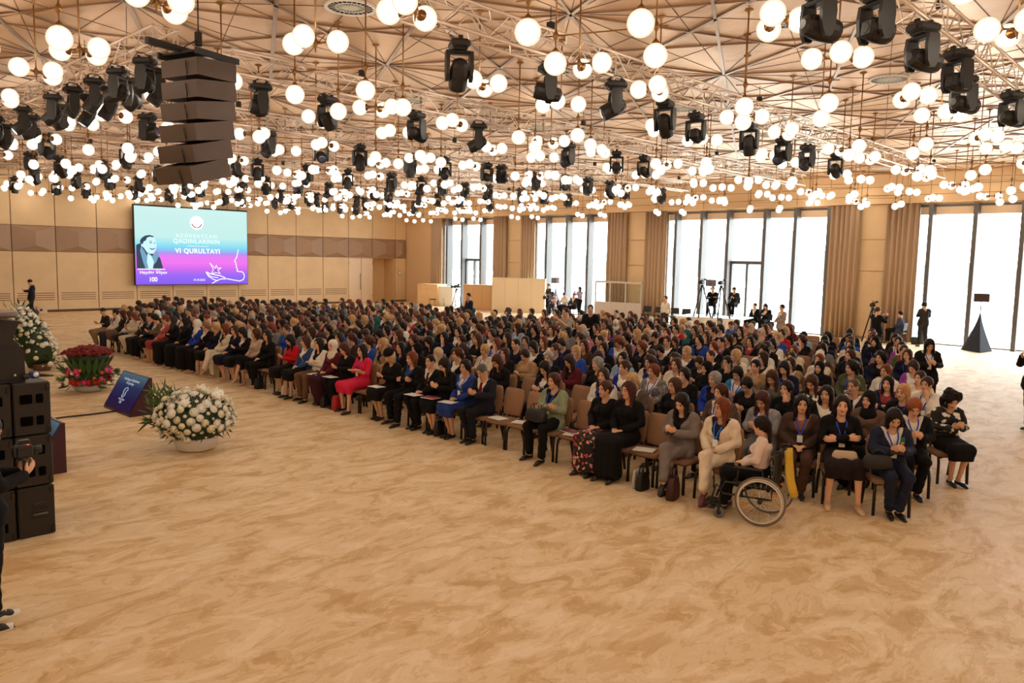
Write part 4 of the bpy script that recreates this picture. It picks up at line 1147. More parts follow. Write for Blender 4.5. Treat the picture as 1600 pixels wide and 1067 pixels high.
# explicit seats : row, along-row position, then the look ; None = nobody on the chair
def P(**k): return k
AU = {
 0: [(5.02, P(pn='cross', top='jacket', tc=lc(226, 208, 184), bot='trousers', bc=lc(226, 208, 184), hair='long', hcol=HA, shirt=lc(28, 34, 62), lany=lc(60, 120, 210), shoe=lc(96, 36, 40), lb='woman in a cream suit with long auburn hair, beside the wheelchair')),
     (5.62, P(pn='crossphone', top='jacket', tc=lc(124, 114, 110), bot='trousers', bc=lc(124, 114, 110), hair='long', hcol=HD, shirt=BLK, lb='woman in a grey suit bent over her phone, legs crossed, front row')),
     (6.2, None),
     (6.75, P(pn='lap', top='sweater', tc=BLK, bot='long_skirt', bc=BLK, hair='long', hcol=lc(70, 36, 30), sc=1.03, lb='woman in a long black dress with long brown hair, front row')),
     (7.32, P(pn='lap', top='sweater', tc=BLK, bot='long_skirt', bc=BLK, bmat='floral_cloth', hair='bun', hcol=HB, lb='woman in a black top and long floral skirt, front row')),
     (7.9, None),
     (8.45, P(pn='fold', top='jacket', tc=lc(140, 150, 124), bot='trousers', bc=BLK, hair='short', hcol=lc(74, 34, 28), shirt=BLK, lany=LB, lb='woman in a sage green jacket with a black handbag on her lap')),
     (9.02, None), (9.55, None),
     (10.12, P(pn='phone', top='jacket', tc=lc(30, 32, 46), bot='trousers', bc=lc(26, 26, 32), hair='crop', hcol=lc(90, 84, 80), male=True, tie=lc(120, 24, 34), lb='grey-haired man in a dark suit and red tie, front row')),
     (10.7, P(pn='lapf', top='jacket', tc=lc(40, 60, 130), bot='skirt', bc=lc(40, 60, 130), hair='short', hcol=HD, shirt=WHT, lany=LB, lb='woman in a royal blue suit with papers on her knees, front row')),
     (11.25, P(pn='phone', top='sweater', tc=BLK, bot='skirt', bc=BLK, hair='long', hcol=HD, lb='woman with long dark hair bent forward beside the woman in royal blue')),
     (11.82, P(pn='lapf', top='jacket', tc=BLK, bot='trousers', bc=BLK, hair='crop', hcol=HD, male=True, tie=lc(60, 30, 40), lb='young man in a black suit holding white papers, front row')),
     (12.4, P(pn='fold', top='jacket', tc=BLK, bot='trousers', bc=BLK, hair='bob', hcol=HA, shirt=lc(40, 70, 130), lb='woman in black with auburn bobbed hair beside the young man in black')),
     (13.0, P(pn='phone', top='sweater', tc=BLK, bot='skirt', bc=BLK, hair='beret', hcol=BLK, lb='woman in black with a black beret and blonde hair, front row')),
     (13.55, None),
     (14.1, P(pn='fold', top='short_sleeve', tc=lc(214, 40, 76), bot='skirt', bc=lc(214, 40, 76), hair='long', hcol=HD, lany=lc(130, 60, 160), lb='woman in a bright pink-red short-sleeved dress, front row')),
     (14.7, P(pn='phone', top='sweater', tc=BLK, bot='trousers', bc=BLK, hair='bob', hcol=HB, lb='woman in black writing notes beside the woman in pink-red')),
     (15.3, P(pn='lapf', top='jacket', tc=lc(90, 28, 42), bot='long_skirt', bc=lc(60, 26, 36), hair='hijab', hcol=lc(226, 214, 200), shirt=lc(110, 30, 44), lb='woman in burgundy with a white headscarf, front row')),
     (15.9, P(pn='fold', top='jacket', tc=WHT, bot='trousers', bc=lc(110, 80, 60), hair='long', hcol=HD, shirt=NAVY, lb='woman in a white cardigan over navy, front row')),
     (16.5, P(pn='lap', top='jacket', tc=lc(50, 74, 120), bot='skirt', bc=BLK, hair='bob', hcol=HB, lb='woman in a denim blue jacket and black skirt, front row')),
     (17.1, P(pn='phone', top='sweater', tc=lc(190, 26, 36), bot='skirt', bc=BLK, hair='long', hcol=HD, lb='woman in a red jumper with long black hair, front row')),
     (17.8, None),
     (18.4, P(pn='lapf', top='jacket', tc=BLK, bot='trousers', bc=BLK, hair='long', hcol=HD, shirt=BLK, lb='woman all in black with long dark hair over her face, front row')),
     (19.0, P(pn='cross', top='sweater', tc=lc(190, 165, 145), bot='skirt', bc=BLK, hair='bob', hcol=HB, lb='woman in a beige jumper and black skirt, bare legs crossed, front row')),
     (19.6, P(pn='phone', top='jacket', tc=BLK, bot='skirt', bc=BLK, hair='bob', hcol=HD, shirt=WHT, lb='dark-haired woman in a black jacket over white reading papers, front row')),
     (20.2, P(pn='lapf', top='sweater', tc=NAVY, bot='skirt', bc=NAVY, hair='bob', hcol=HB, lb='woman in a navy dress with bare legs, front row')),
     (20.8, P(pn='cross', top='jacket', tc=CRM, bot='trousers', bc=CRM, hair='bob', hcol=HA, shirt=BLK, lb='woman in a cream trouser suit, middle of the front row')),
     (21.4, P(pn='lap', top='jacket', tc=NAVY, bot='skirt', bc=BLK, hair='short', hcol=HBL, shirt=BLK, lb='blonde woman with short hair in a navy jacket, front row')),
     (22.0, P(pn='lap', top='jacket', tc=BLK, bot='trousers', bc=BLK, hair='short', hcol=lc(150, 110, 80), lb='woman with light brown short hair in black, front row')),
     (22.6, P(pn='lap', top='jacket', tc=lc(36, 60, 160), bot='long_skirt', bc=BLK, hair='hijab', hcol=WHT, lb='woman in a bright blue jacket with a white headscarf, front row')),
     (23.4, P(pn='lap', top='sweater', tc=BLK, bot='long_skirt', bc=BLK, hair='hijab', hcol=lc(40, 32, 38), lb='woman in a black robe with a dark headscarf, front row')),
     (24.3, P(pn='fold', top='sweater', tc=BLK, bot='long_skirt', bc=BLK, hair='hijab', hcol=lc(60, 50, 58), lb='woman in black with a patterned grey headscarf, front row')),
     (24.9, P(pn='lap', top='jacket', tc=lc(190, 92, 92), bot='skirt', bc=lc(170, 70, 80), hair='bun', hcol=HA, lb='woman in a salmon pink jacket and skirt, front row')),
     (25.5, P(pn='phone', top='jacket', tc=lc(110, 92, 80), bot='skirt', bc=BLK, hair='short', hcol=HD, lany=lc(90, 170, 170), lb='woman in a brown tweed jacket with a teal lanyard, front row')),
     (26.1, P(pn='lap', top='jacket', tc=lc(30, 34, 52), bot='trousers', bc=BLK, hair='crop', hcol=HD, male=True, tie=NAVY, lb='man in a navy suit and white shirt towards the far end of the front row')),
     (26.7, P(pn='lap', top='jacket', tc=BLK, bot='trousers', bc=BLK, hair='bob', hcol=HD, shirt=WHT, lb='woman in a black jacket over white beside the man in the navy suit')),
     (27.3, P(pn='phone', top='jacket', tc=CRM, bot='trousers', bc=CRM, hair='bob', hcol=HA, lb='woman in a cream suit towards the far end of the front row')),
     (27.9, P(pn='lap', top='jacket', tc=WHT, bot='skirt', bc=BLK, hair='long', hcol=HB, shirt=BLK, lb='woman in a white cardigan and dark skirt, fourth from the far end')),
     (28.5, P(pn='cross', top='sweater', tc=BLK, bot='skirt', bc=lc(110, 80, 60), hair='bob', hcol=HB, lb='woman in a black top and brown skirt, third from the far end')),
     (29.2, P(pn='lap', top='jacket', tc=WHT, bot='trousers', bc=lc(40, 40, 60), hair='bun', hcol=HD, shirt=lc(120, 80, 110), lb='woman in a white cardigan over a plum scarf, next to the boy')),
     (30.2, P(pn='phone', top='short_sleeve', tc=BLK, bot='trousers', bc=lc(150, 120, 88), hair='crop', hcol=HD, male=True, lb='boy in a black tee shirt and khaki trousers at the far end'))],
 1: [(3.62, P(pn='phone', top='jacket', tc=lc(36, 40, 62), bot='trousers', bc=lc(34, 38, 58), hair='bob', hcol=HD, shirt=WHT, lany=LB, medal=1, lb='woman in a navy suit with a green-ribbon medal, bag on her knees', rz=.62, x=.05)),
     (4.28, P(pn='fold', top='sweater', tc=BLK, bot='skirt', bc=lc(38, 28, 30), hair='bob', hcol=HD, lany=LB, shoe=lc(214, 176, 140), sc=1.05, rz=.55, lb='large woman in a black dress holding a beige clutch bag')),
     (5.0, P(pn='lapf', top='jacket', tc=lc(72, 54, 46), bot='trousers', bc=lc(80, 56, 46), hair='long', hcol=HD, shirt=lc(140, 90, 74), lany=LB, rz=.4, lb='woman in a dark brown suit with long black hair behind the wheelchair')),
     (5.6, P(pn='phone', top='jacket', tc=lc(140, 136, 140), bot='trousers', bc=lc(130, 126, 130), hair='long', hcol=lc(70, 38, 32), shirt=WHT, lany=LB, lb='woman in a light grey suit holding up a phone, second row')),
     (6.2, P(pn='lap', top='jacket', tc=lc(92, 74, 66), bot='trousers', bc=BLK, hair='pony', hcol=HB, shirt=WHT, lany=LB, lb='woman in a mushroom brown blazer over white, second row')),
     (6.85, P(pn='lap', top='sweater', tc=BLK, bot='trousers', bc=BLK, hair='long', hcol=lc(72, 42, 34), lb='woman in a black blouse with long brown hair, second row')),
     (7.5, P(pn='phone', top='jacket', tc=lc(96, 80, 76), bot='skirt', bc=BLK, hair='bob', hcol=HBL, lany=LB, lb='blonde woman in a grey-brown jacket looking down, second row')),
     (8.15, P(pn='lapf', top='jacket', tc=WHT, bot='trousers', bc=BLK, hair='long', hcol=lc(60, 40, 34), shirt=BLK, lany=LB, lb='woman in a white jacket with long dark hair holding a book, second row')),
     (8.8, None),
     (9.4, P(pn='phone', top='jacket', tc=NAVY, bot='skirt', bc=BLK, hair='long', hcol=HD, lb='woman in navy raising her arm with papers, second row')),
     (10.0, None),
     (10.6, P(pn='phone', top='sweater', tc=BLK, bot='skirt', bc=BLK, hair='long', hcol=HB, shirt=lc(180, 30, 40), lb='woman in black with long brown hair and red neckline, second row')),
     (11.2, None),
     (11.8, P(pn='lap', top='jacket', tc=BLK, bot='skirt', bc=BLK, hair='pony', hcol=HB, lb='woman with tied brown hair and glasses in black, second row'))],
 2: [(3.25, P(pn='phone', top='jacket', tc=BLK, bot='trousers', bc=BLK, hair='short', hcol=lc(150, 78, 46), shirt=WHT, lany=LB, rz=.5, lb='red-haired woman in black over a white collar, end of third row')),
     (3.9, P(pn='lap', top='sweater', tc=lc(110, 84, 72), bot='long_skirt', bc=BLK, hair='hijab', hcol=BLK, lb='woman in a black headscarf and brown print top, third row')),
     (4.55, P(pn='lap', top='jacket', tc=BLK, bot='trousers', bc=BLK, hair='long', hcol=HD, shirt=WHT, rz=.3, lb='woman with long straight black hair in a black jacket, third row')),
     (5.2, P(pn='chin', top='sweater', tc=BLK, bot='trousers', bc=BLK, hair='pony', hcol=HD, lb='woman in black touching her face, third row')),
     (5.85, P(pn='phone', top='sweater', tc=BLK, bot='trousers', bc=BLK, hair='pony', hcol=HD, lb='dark-haired woman with face lowered behind the grey suit')),
     (6.5, P(pn='lap', top='jacket', tc=lc(36, 62, 160), bot='skirt', bc=BLK, hair='short', hcol=HG, shirt=BLK, lb='grey-haired woman in a bright blue blazer, third row')),
     (7.1, P(pn='fold', top='sweater', tc=BLK, bot='skirt', bc=BLK, hair='short', hcol=HD, lb='short dark-haired woman in black with white flowers, third row')),
     (7.75, P(pn='lap', top='jacket', tc=GRY, bot='skirt', bc=BLK, tmat='tweed_cloth', hair='short', hcol=HA, lany=LB, lb='woman in grey tweed with short auburn hair, third row')),
     (8.4, P(pn='lap', top='jacket', tc=lc(36, 50, 140), bot='skirt', bc=BLK, hair='bun', hcol=HB, lb='woman in a cobalt blue suit and glasses, third row')),
     (9.05, P(pn='lap', top='sweater', tc=BLK, bot='skirt', bc=BLK, hair='short', hcol=HG, lb='woman with short grey hair in black, third row'))],
 3: [(3.35, P(pn='phone', top='sweater', tc=BLK, bot='skirt', bc=BLK, tmat='blossom_cloth', hair='curly', hcol=HD, rz=.75, lb='curly-haired woman in a black and white floral blouse on the end chair')),
     (4.0, P(pn='lap', top='sweater', tc=BLK, bot='trousers', bc=BLK, hair='bob', hcol=lc(190, 140, 90), lany=LB, lb='blonde woman in black near the aisle, fourth row')),
     (4.75, P(pn='lap', top='jacket', tc=lc(40, 42, 52), bot='trousers', bc=BLK, hair='crop', hcol=lc(90, 70, 60), male=True, tie=BLK, lb='balding man in a dark suit and tie, fourth row')),
     (5.4, P(pn='phone', top='sweater', tc=BLK, bot='skirt', bc=BLK, tmat='blossom_cloth', hair='long', hcol=HB, lb='woman in a black and white print top beside the balding man')),
     (6.1, P(pn='phone', top='sweater', tc=lc(90, 84, 78), bot='skirt', bc=BLK, hair='long', hcol=HB, lb='long-haired woman looking at her phone, fourth row')),
     (6.75, P(pn='phone', top='jacket', tc=lc(46, 120, 180), bot='skirt', bc=BLK, hair='bob', hcol=HD, lany=LB, lb='woman in a turquoise blue jacket reading a newspaper, fourth row')),
     (7.4, P(pn='lap', top='sweater', tc=BLK, bot='long_skirt', bc=BLK, hair='hijab', hcol=BLK, lb='smiling older woman in a black headscarf, fourth row')),
     (8.05, P(pn='fold', top='jacket', tc=CRM, bot='skirt', bc=BLK, hair='bob', hcol=HB, lb='woman in a cream lace jacket, fourth row'))],
}
F0 = ([5.02, 5.62, 6.2, 6.75, 7.32, 7.9, 8.45, 9.02, 9.55, 10.12, 10.7, 11.25, 11.82, 12.4, 13, 13.55, 14.1, 30.2], [5.2, 5.8, 6.3, 6.72, 7.15, 7.65, 8.17, 8.75, 9.25, 9.75, 10.25, 10.72, 11.2, 11.75, 12.35, 12.85, 13.35, 27.7])
F1 = ([3.62, 4.28, 5.0, 5.6, 6.2, 6.85, 7.5, 12], [3.42, 4.05, 4.6, 5.15, 5.85, 6.65, 7.4, 11.9])
F2 = ([3.25, 3.9, 9.05], [3.5, 4.1, 9.05])
def FY(r, y):
    f = {0: F0, 1: F1, 2: F2}.get(r)
    return float(np.interp(y, *f)) if f else y
seats = []
for r in range(14):
    y0, y1 = ylim(r); X = RX(r); lst = AU.get(r, [])
    for y, s in lst: seats.append((r, FY(r, y), s, True))
    y = (FY(r, lst[-1][0])+.62) if lst else y0
    while y < y1:
        seats.append((r, y, None, False)); y += .60+(.02 if r > 5 else 0)
cnt_r = {}
persons = []; chairs = []
for r, y, s, ex in seats:
    k = cnt_r.get(r, 0); cnt_r[r] = k+1
    X = RX(r)+R2.uniform(-.04, .04)*(0 if ex else 1)
    if r == 0 and y > 27: X += 0
    rz = PI+R2.uniform(-.06, .06)
    pz = rz
    if s and 'rz' in s: pz = PI+s['rz']; rz = pz
    d = (Vector((X, y, 0))-CAM).length
    if s is None and not ex:
        emp = .2 if (4 <= r <= 9 and y < 10.5) or (r > 10 and y < 12) else (.08 if r > 9 else .03)
        if R2.random() >= emp:
            pn = R2.choice(['lap', 'lap', 'lapf', 'phone', 'phone', 'cross', 'chin', 'fold'])
            top = R2.choice(['jacket', 'jacket', 'jacket', 'sweater', 'sweater'])
            cn = wpick([(a, b[0], b[1]) for a, b in DRS.items()]); hn = wpick(HRS)
            male = R2.random() < .05
            hs = R2.choice(['long', 'long', 'bob', 'bob', 'short', 'pony', 'bun', 'curly'] if R2.random() > .07 else ['hijab'])
            if male: hs = 'crop'
            bc_ = R2.choice([BLK, BLK, BLK, NAVY, GRY, lc(90, 70, 56)]); hc_ = hn[1]; hw = {'long': 'long ', 'bob': 'bobbed ', 'short': 'short ', 'pony': 'tied-back ', 'bun': 'pinned-up ', 'curly': 'curly ', 'crop': 'cropped '}.get(hs, '')+hn[0]
            if hs == 'hijab':
                q = R2.choice([('white', WHT), ('black', BLK), ('teal', lc(40, 90, 96)), ('beige', lc(200, 175, 150))]); hc_ = q[1]; hw = q[0]+' headscarf'
            jt = 0.88+.24*R2.random()
            s = P(pn=pn, top=top, tc=tuple(min(1, c*jt) for c in cn[1]), bot=R2.choice(['trousers', 'skirt', 'skirt', 'trousers', 'long_skirt']), bc=bc_, hair=hs, hcol=hc_, male=male,
                  shirt=R2.choice([WHT, WHT, BLK, NAVY, lc(150, 60, 70)]), lany=(LB if R2.random() < .35 else None), sc=R2.uniform(.95, 1.03),
                  lb='%s, %s, %s %s, %s, %s seat from camera-side end' % ('man' if male else 'woman', hw, cn[0], {'jacket': 'jacket', 'sweater': 'top'}[top], ROWN(r), ordn(k)))
            pz = rz+R2.uniform(-.18, .18)
    chairs.append((d, r, k, X, y, rz, s is not None)); 
    if s: persons.append((d, r, k, X, y, pz, s, ex))
persons.sort(key=lambda t: t[0]); chairs.sort(key=lambda t: t[0])
NP, NC = 288, 280
print('seats', len(chairs), 'people', len(persons))
for q, (d, r, k, X, y, pz, s, ex) in enumerate(persons[:NP]):
    s = dict(s); lb = s.pop('lb'); tie = s.pop('tie', None); medal = s.pop('medal', None); s.pop('rz', None); dx = s.pop('x', 0)
    lod = 0 if d < 15.5 else 1
    tone = R2.uniform(.85, 1.12); s['skin'] = tuple(c*tone for c in SK)
    if d > 24: s['lany'] = None
    o = person(X+dx, y, pz, label=lb, lod=lod, parts_min=(d > 19), group='seated audience', **s)
    J = POSES[s['pn']]
    if tie:
        T = J['T']; MB().add([T(.055, -.022, .985), T(.055, .022, .985), T(.105, .035, .8), T(.105, 0, .76), T(.105, -.035, .8), T(.04, -.022, .985), T(.04, .022, .985), T(.09, .035, .8), T(.09, 0, .76), T(.09, -.035, .8)],
            [(0, 1, 2, 3, 4), (9, 8, 7, 6, 5), (0, 5, 6, 1), (1, 6, 7, 2), (2, 7, 8, 3), (3, 8, 9, 4), (4, 9, 5, 0)]).build('tie', M_fab, o, color=tie)
    if medal:
        T = J['T']; MB().box(T(.125, .09, .93), (.012, .05, .06)).build('medal_ribbon', mat('green_ribbon', rgb(30, 110, 80), .6), o)
        MB().lathe([(.022, 0), (.022, .008)], 12, Matrix.Rotation(PI/2, 4, 'Y'), T(.13, .09, .885)).build('medal', mat('gold', rgb(200, 160, 70), .3, metal=1), o)
for q, (d, r, k, X, y, rz, occ) in enumerate(chairs[:NC]):
    put_chair(X, y, rz, ('occupied taupe banquet chair, %s, %s from the camera-side end' if occ else 'empty taupe banquet chair, %s, %s from the camera-side end') % (ROWN(r), ordn(k)), d < 18)

# the far remainder of the audience and of the chairs, past three hundred of a kind
def joined(name, items, mt, kind='stuff', **kw):
    Vs = []; Qs = []; Cs = []; o = 0
    for V, Q, M4, c in items:
        if len(V) == 0: continue
        A = np.array(M4); W = V@A[:3, :3].T+A[:3, 3]
        Vs.append(W); Qs.append(Q+o); Cs.append(np.repeat(np.array([[*c[:3], 1]]), len(V), 0)); o += len(V)
    me = mesh_np(name, np.concatenate(Vs), np.concatenate(Qs), (mt,))
    ca = me.color_attributes.new('tint', 'FLOAT_COLOR', 'POINT'); ca.data.foreach_set('color', np.concatenate(Cs).astype(np.float32).ravel())
    return link(me, name, kind=kind, **kw)
def tint_mat(name, rough=.8):
    M = mat(name, (.5, .5, .5), rough); nt = M.node_tree; a = nt.nodes.new('ShaderNodeAttribute'); a.attribute_name = 'tint'
    nt.links.new(a.outputs['Color'], nt.nodes['Principled BSDF'].inputs['Base Color']); return M
M_tint = tint_mat('crowd_tint')
items = []
for d, r, k, X, y, pz, s, ex in persons[NP:]:
    J = POSES[s['pn']]; kn = s['pn']+('_m' if s.get('male') else ''); m_ = s.get('male', False)
    W = Matrix.Translation((X, y, 0)) @ Matrix.Rotation(pz, 4, 'Z') @ Matrix.Diagonal((s.get('sc', 1),)*3+(1,))
    key = ('crowdbody', kn)
    if key not in GEO:
        V, Q, _ = geo(2, kn, 'body', J, m_); z = V[Q].mean(1)
        keep = (z[:, 2] > 1.0) | ((z[:, 0] > .12) & (z[:, 2] > .62)); GEO[key] = (V, Q[keep])
    V, Q = GEO[key]; items.append((V, Q, W, SK))
    V, Q, _ = geo(2, kn, s['top'], J, m_); items.append((V, Q, W, s['tc']))
    if s['top'] == 'jacket':
        V, Q, _ = geo(2, kn, 'blouse', J, m_); items.append((V, Q, W, s.get('shirt', WHT)))
    V, Q, _ = geo(2, kn, s['bot'], J, m_); items.append((V, Q, W, s['bc']))
    V, Q, _ = hair_geo(s['hair'], J['pitch'] > 0, 2)
    items.append((V, Q, W @ Matrix.Translation(J['hc']) @ J['hrot'].to_matrix().to_4x4(), s['hcol']))
if items: joined('seated_crowd', items, M_tint, label='far seated audience filling the back rows towards the windows', cat='crowd')
it = []
def tri_np(me):
    me.calc_loop_triangles(); n = len(me.vertices); V = np.empty(n*3, np.float32); me.vertices.foreach_get('co', V)
    T_ = np.empty(len(me.loop_triangles)*3, np.int32); me.loop_triangles.foreach_get('vertices', T_)
    return V.reshape(-1, 3).astype(float), T_.reshape(-1, 3)
cparts = [(tri_np(ch_seat), rgb(150, 112, 84)), (tri_np(ch_back), rgb(150, 112, 84))]+[(tri_np(l), rgb(36, 28, 26)) for l in ch_legs]
for d, r, k, X, y, rz, occ in chairs[NC:]:
    W = Matrix.Translation((X, y, 0)) @ Matrix.Rotation(rz, 4, 'Z')
    for (V, T_), c in cparts: it.append((V, T_, W, c))
if it: joined('audience_chairs', it, M_tint, label='far taupe banquet chairs under the back rows of the audience', cat='chairs')
# ------------------------------------------------------------------ BIG SCREEN
SX0, SX1, SZ0, SZ1, SY = 16.87, 23.34, 1.375, 5.62, 44.45
def grad_mat(name, stops, z0, z1, strength):
    M = D.materials.new(name); M.use_nodes = True
    nt = M.node_tree; N = nt.nodes; L = nt.links
    for n in list(N): N.remove(n)
    o = N.new('ShaderNodeOutputMaterial'); e = N.new('ShaderNodeEmission'); tc = N.new('ShaderNodeTexCoord'); sp = N.new('ShaderNodeSeparateXYZ')
    mr = N.new('ShaderNodeMapRange'); mr.inputs[1].default_value = z0; mr.inputs[2].default_value = z1
    cr = N.new('ShaderNodeValToRGB'); el = cr.color_ramp.elements
    el[0].position = stops[0][0]; el[0].color = (*stops[0][1], 1); el[1].position = stops[-1][0]; el[1].color = (*stops[-1][1], 1)
    for p, c in stops[1:-1]: a = el.new(p); a.color = (*c, 1)
    L.new(tc.outputs['Object'], sp.inputs[0]); L.new(sp.outputs[2], mr.inputs[0]); L.new(mr.outputs[0], cr.inputs[0]); L.new(cr.outputs[0], e.inputs[0]); L.new(e.outputs[0], o.inputs[0])
    e.inputs[1].default_value = strength*EK; return M
def emi(name, c, s=1.0):
    M = mat(name, (0, 0, 0), 1, emis=c, estr=s, spec=0); return M
SG = .95
M_scr = grad_mat('screen_picture', [(0, rgb(140, 100, 250)), (.12, rgb(160, 112, 252)), (.20, rgb(215, 112, 246)), (.28, rgb(250, 125, 250)), (.36, rgb(245, 130, 250)), (.41, rgb(190, 150, 250)), (.45, rgb(140, 200, 252)), (.52, rgb(150, 235, 250)), (.62, rgb(205, 248, 244)), (1, rgb(214, 250, 245))], 0, SZ1-SZ0, SG)
scr = thing('led_screen', 'large screen with turquoise to purple picture hanging on the back wall', 'screen', (SX0, SY, SZ0))
W_, H_ = SX1-SX0, SZ1-SZ0
MB().bx((0, 0, 0), (W_, .02, H_)).build('screen_panel', M_scr, scr)
MB().bx((-.03, .02, -.03), (W_+.03, .22, H_+.08)).bx((-.03, -.005, H_), (W_+.03, .1, H_+.09)).build('housing', M_blk, scr)
hg = MB()
for k in range(9): hg.tube([(.4+k*.7, .1, H_+.06), (.4+k*.7, .1, H_+.55)], .012, 5)
hg.build('hanging_bars', M_blk, scr)
M_sw = emi('screen_white', (1, 1, 1), 1.0); M_sk = emi('screen_ink', rgb(60, 70, 90), 1); M_sl = emi('screen_skin', rgb(200, 240, 250), .95); M_sd = emi('screen_shade', rgb(120, 165, 195), .9)
M_faint = emi('screen_faint', rgb(232, 250, 252), 1); M_red = emi('screen_red', rgb(180, 60, 90), 1)
def flat(pts, mt, name, y=-.004, parent=scr):
    if name == 'portrait': pts = [(u, 255+(v-254)*.785) for u, v in pts]
    """flat picture element drawn on the screen : coordinates in thousandths of the screen"""
    vs = [(u/1000*W_, y, (1-v/700)*H_) for u, v in pts]
    me = D.meshes.new(name); bm = bmesh.new(); ve = [bm.verts.new(v) for v in vs]; bm.faces.new(ve)
    bmesh.ops.triangulate(bm, faces=bm.faces[:]); bm.to_mesh(me); bm.free(); me.materials.append(mt)
    return link(me, name, parent)
def line(pts, wd, mt, name, y=-.005, parent=scr):
    mb = MB(); P_ = [Vector((u/1000*W_, (1-v/700)*H_)) for u, v in pts]
    for i, (a, b) in enumerate(zip(P_[:-1], P_[1:])):
        d = (b-a).normalized(); n = Vector((-d.y, d.x))*wd/2; a = a-d*wd*.3; b = b+d*wd*.3
        mb.add([((a+n).x, y, (a+n).y), ((b+n).x, y, (b+n).y), ((b-n).x, y, (b-n).y), ((a-n).x, y, (a-n).y)], [(0, 1, 2, 3)])
    return mb.build(name, mt, parent)
def text(s, size, loc, mt, parent, name='lettering', rot=(PI/2, 0, 0), align='CENTER', bold=0, sp=1.0):
    cu = D.curves.new(name, 'FONT'); cu.body = s; cu.size = size; cu.align_x = align; cu.extrude = .001; cu.offset = bold; cu.space_character = sp
    cu.materials.append(mt); o = D.objects.new(name, cu); COL.objects.link(o); o.parent = parent; o.location = loc; o.rotation_euler = rot; return to_mesh_obj(o)
# portrait : abstract man resting his chin on his hand
flat([(8, 640), (8, 372), (40, 350), (60, 372), (90, 470), (150, 480), (178, 470), (205, 520), (228, 640)], M_sk, 'portrait', -.003)
flat([(60, 560), (38, 430), (50, 380), (86, 470), (110, 520), (160, 470), (176, 430), (196, 480), (170, 560), (120, 640), (80, 640)], M_sd, 'portrait', -.004)
flat([(48, 380), (52, 330), (60, 296), (90, 270), (130, 262), (160, 285), (172, 330), (176, 372), (168, 420), (150, 462), (120, 470), (92, 450), (70, 400)], M_sl, 'portrait', -.005)
flat([(42, 352), (40, 320), (56, 288), (84, 262), (120, 254), (156, 268), (150, 278), (120, 274), (98, 286), (88, 318), (70, 330), (62, 362)], M_sk, 'portrait', -.006)
for q in ([(112, 340), (128, 334), (142, 342), (128, 347)], [(150, 345), (160, 340), (168, 347), (160, 351)], [(110, 324), (130, 318), (144, 326), (128, 324)], [(118, 400), (140, 412), (162, 398), (160, 410), (140, 424), (120, 412)]): flat(q, M_sk, 'portrait', -.007)
flat([(100, 460), (130, 490), (150, 560), (140, 636), (104, 636), (92, 560)], M_sl, 'portrait', -.007)
line([(16, 561), (240, 561)], .05, M_sw, 'rule')
text('Heydər Əliyev', .25, (.145*W_, -.01, .138*H_), M_sw, scr, bold=.002)
text('100', .34, (.14*W_, -.01, .04*H_), M_sw, scr, bold=.006, sp=.9)
text('19.10.2023', .16, (.54*W_, -.01, .045*H_), M_sw, scr, bold=.001)
text('AZƏRBAYCAN', .29, (.525*W_, -.01, .62*H_), M_faint, scr, sp=1.35)
text('QADINLARININ', .34, (.525*W_, -.01, .545*H_), M_faint, scr, bold=.006, sp=1.15)
text('VI QURULTAYI', .36, (.535*W_, -.01, .415*H_), M_sw, scr, bold=.012, sp=1.12)
line([(440, 345), (630, 345)], .02, M_sw, 'rule')
cpt = lambda cx, cy, rx, ry, a0, a1, n: [(cx+rx*math.cos(math.radians(a0+(a1-a0)*k/n)), cy+ry*math.sin(math.radians(a0+(a1-a0)*k/n))) for k in range(n+1)]
flat(cpt(528, 128, 62, 64, 0, 350, 30), M_sw, 'emblem', -.004)
line(cpt(528, 122, 46, 50, 20, 82, 8), .05, M_red, 'emblem'); line(cpt(528, 122, 46, 50, 98, 160, 8), .05, M_red, 'emblem')
line(cpt(528, 118, 26, 28, 30, 150, 8), .02, emi('screen_grey', rgb(205, 205, 215)), 'emblem')
line([(912, 368), (905, 400), (895, 440), (873, 478), (885, 490), (884, 508), (892, 520), (890, 540), (900, 556), (896, 575), (915, 580), (945, 582), (962, 600), (968, 630), (955, 660), (920, 672), (870, 664), (800, 650), (740, 652), (700, 670), (660, 692)], .05, M_sw, 'drawing')
line([(605, 585), (640, 600), (690, 612), (735, 620), (780, 640)], .055, M_sw, 'drawing'); line([(605, 590), (625, 625), (670, 655), (700, 665)], .045, M_sw, 'drawing'); line([(612, 600), (655, 630), (715, 640)], .04, M_sw, 'drawing')
line([(655, 600), (672, 560), (640, 500), (690, 550), (700, 520), (712, 550), (745, 545), (712, 570), (735, 600), (700, 590), (655, 600)], .035, M_sw, 'drawing')
flat([(680, 560), (715, 565), (735, 600), (700, 585)], emi('screen_violet', rgb(120, 90, 200)), 'drawing')

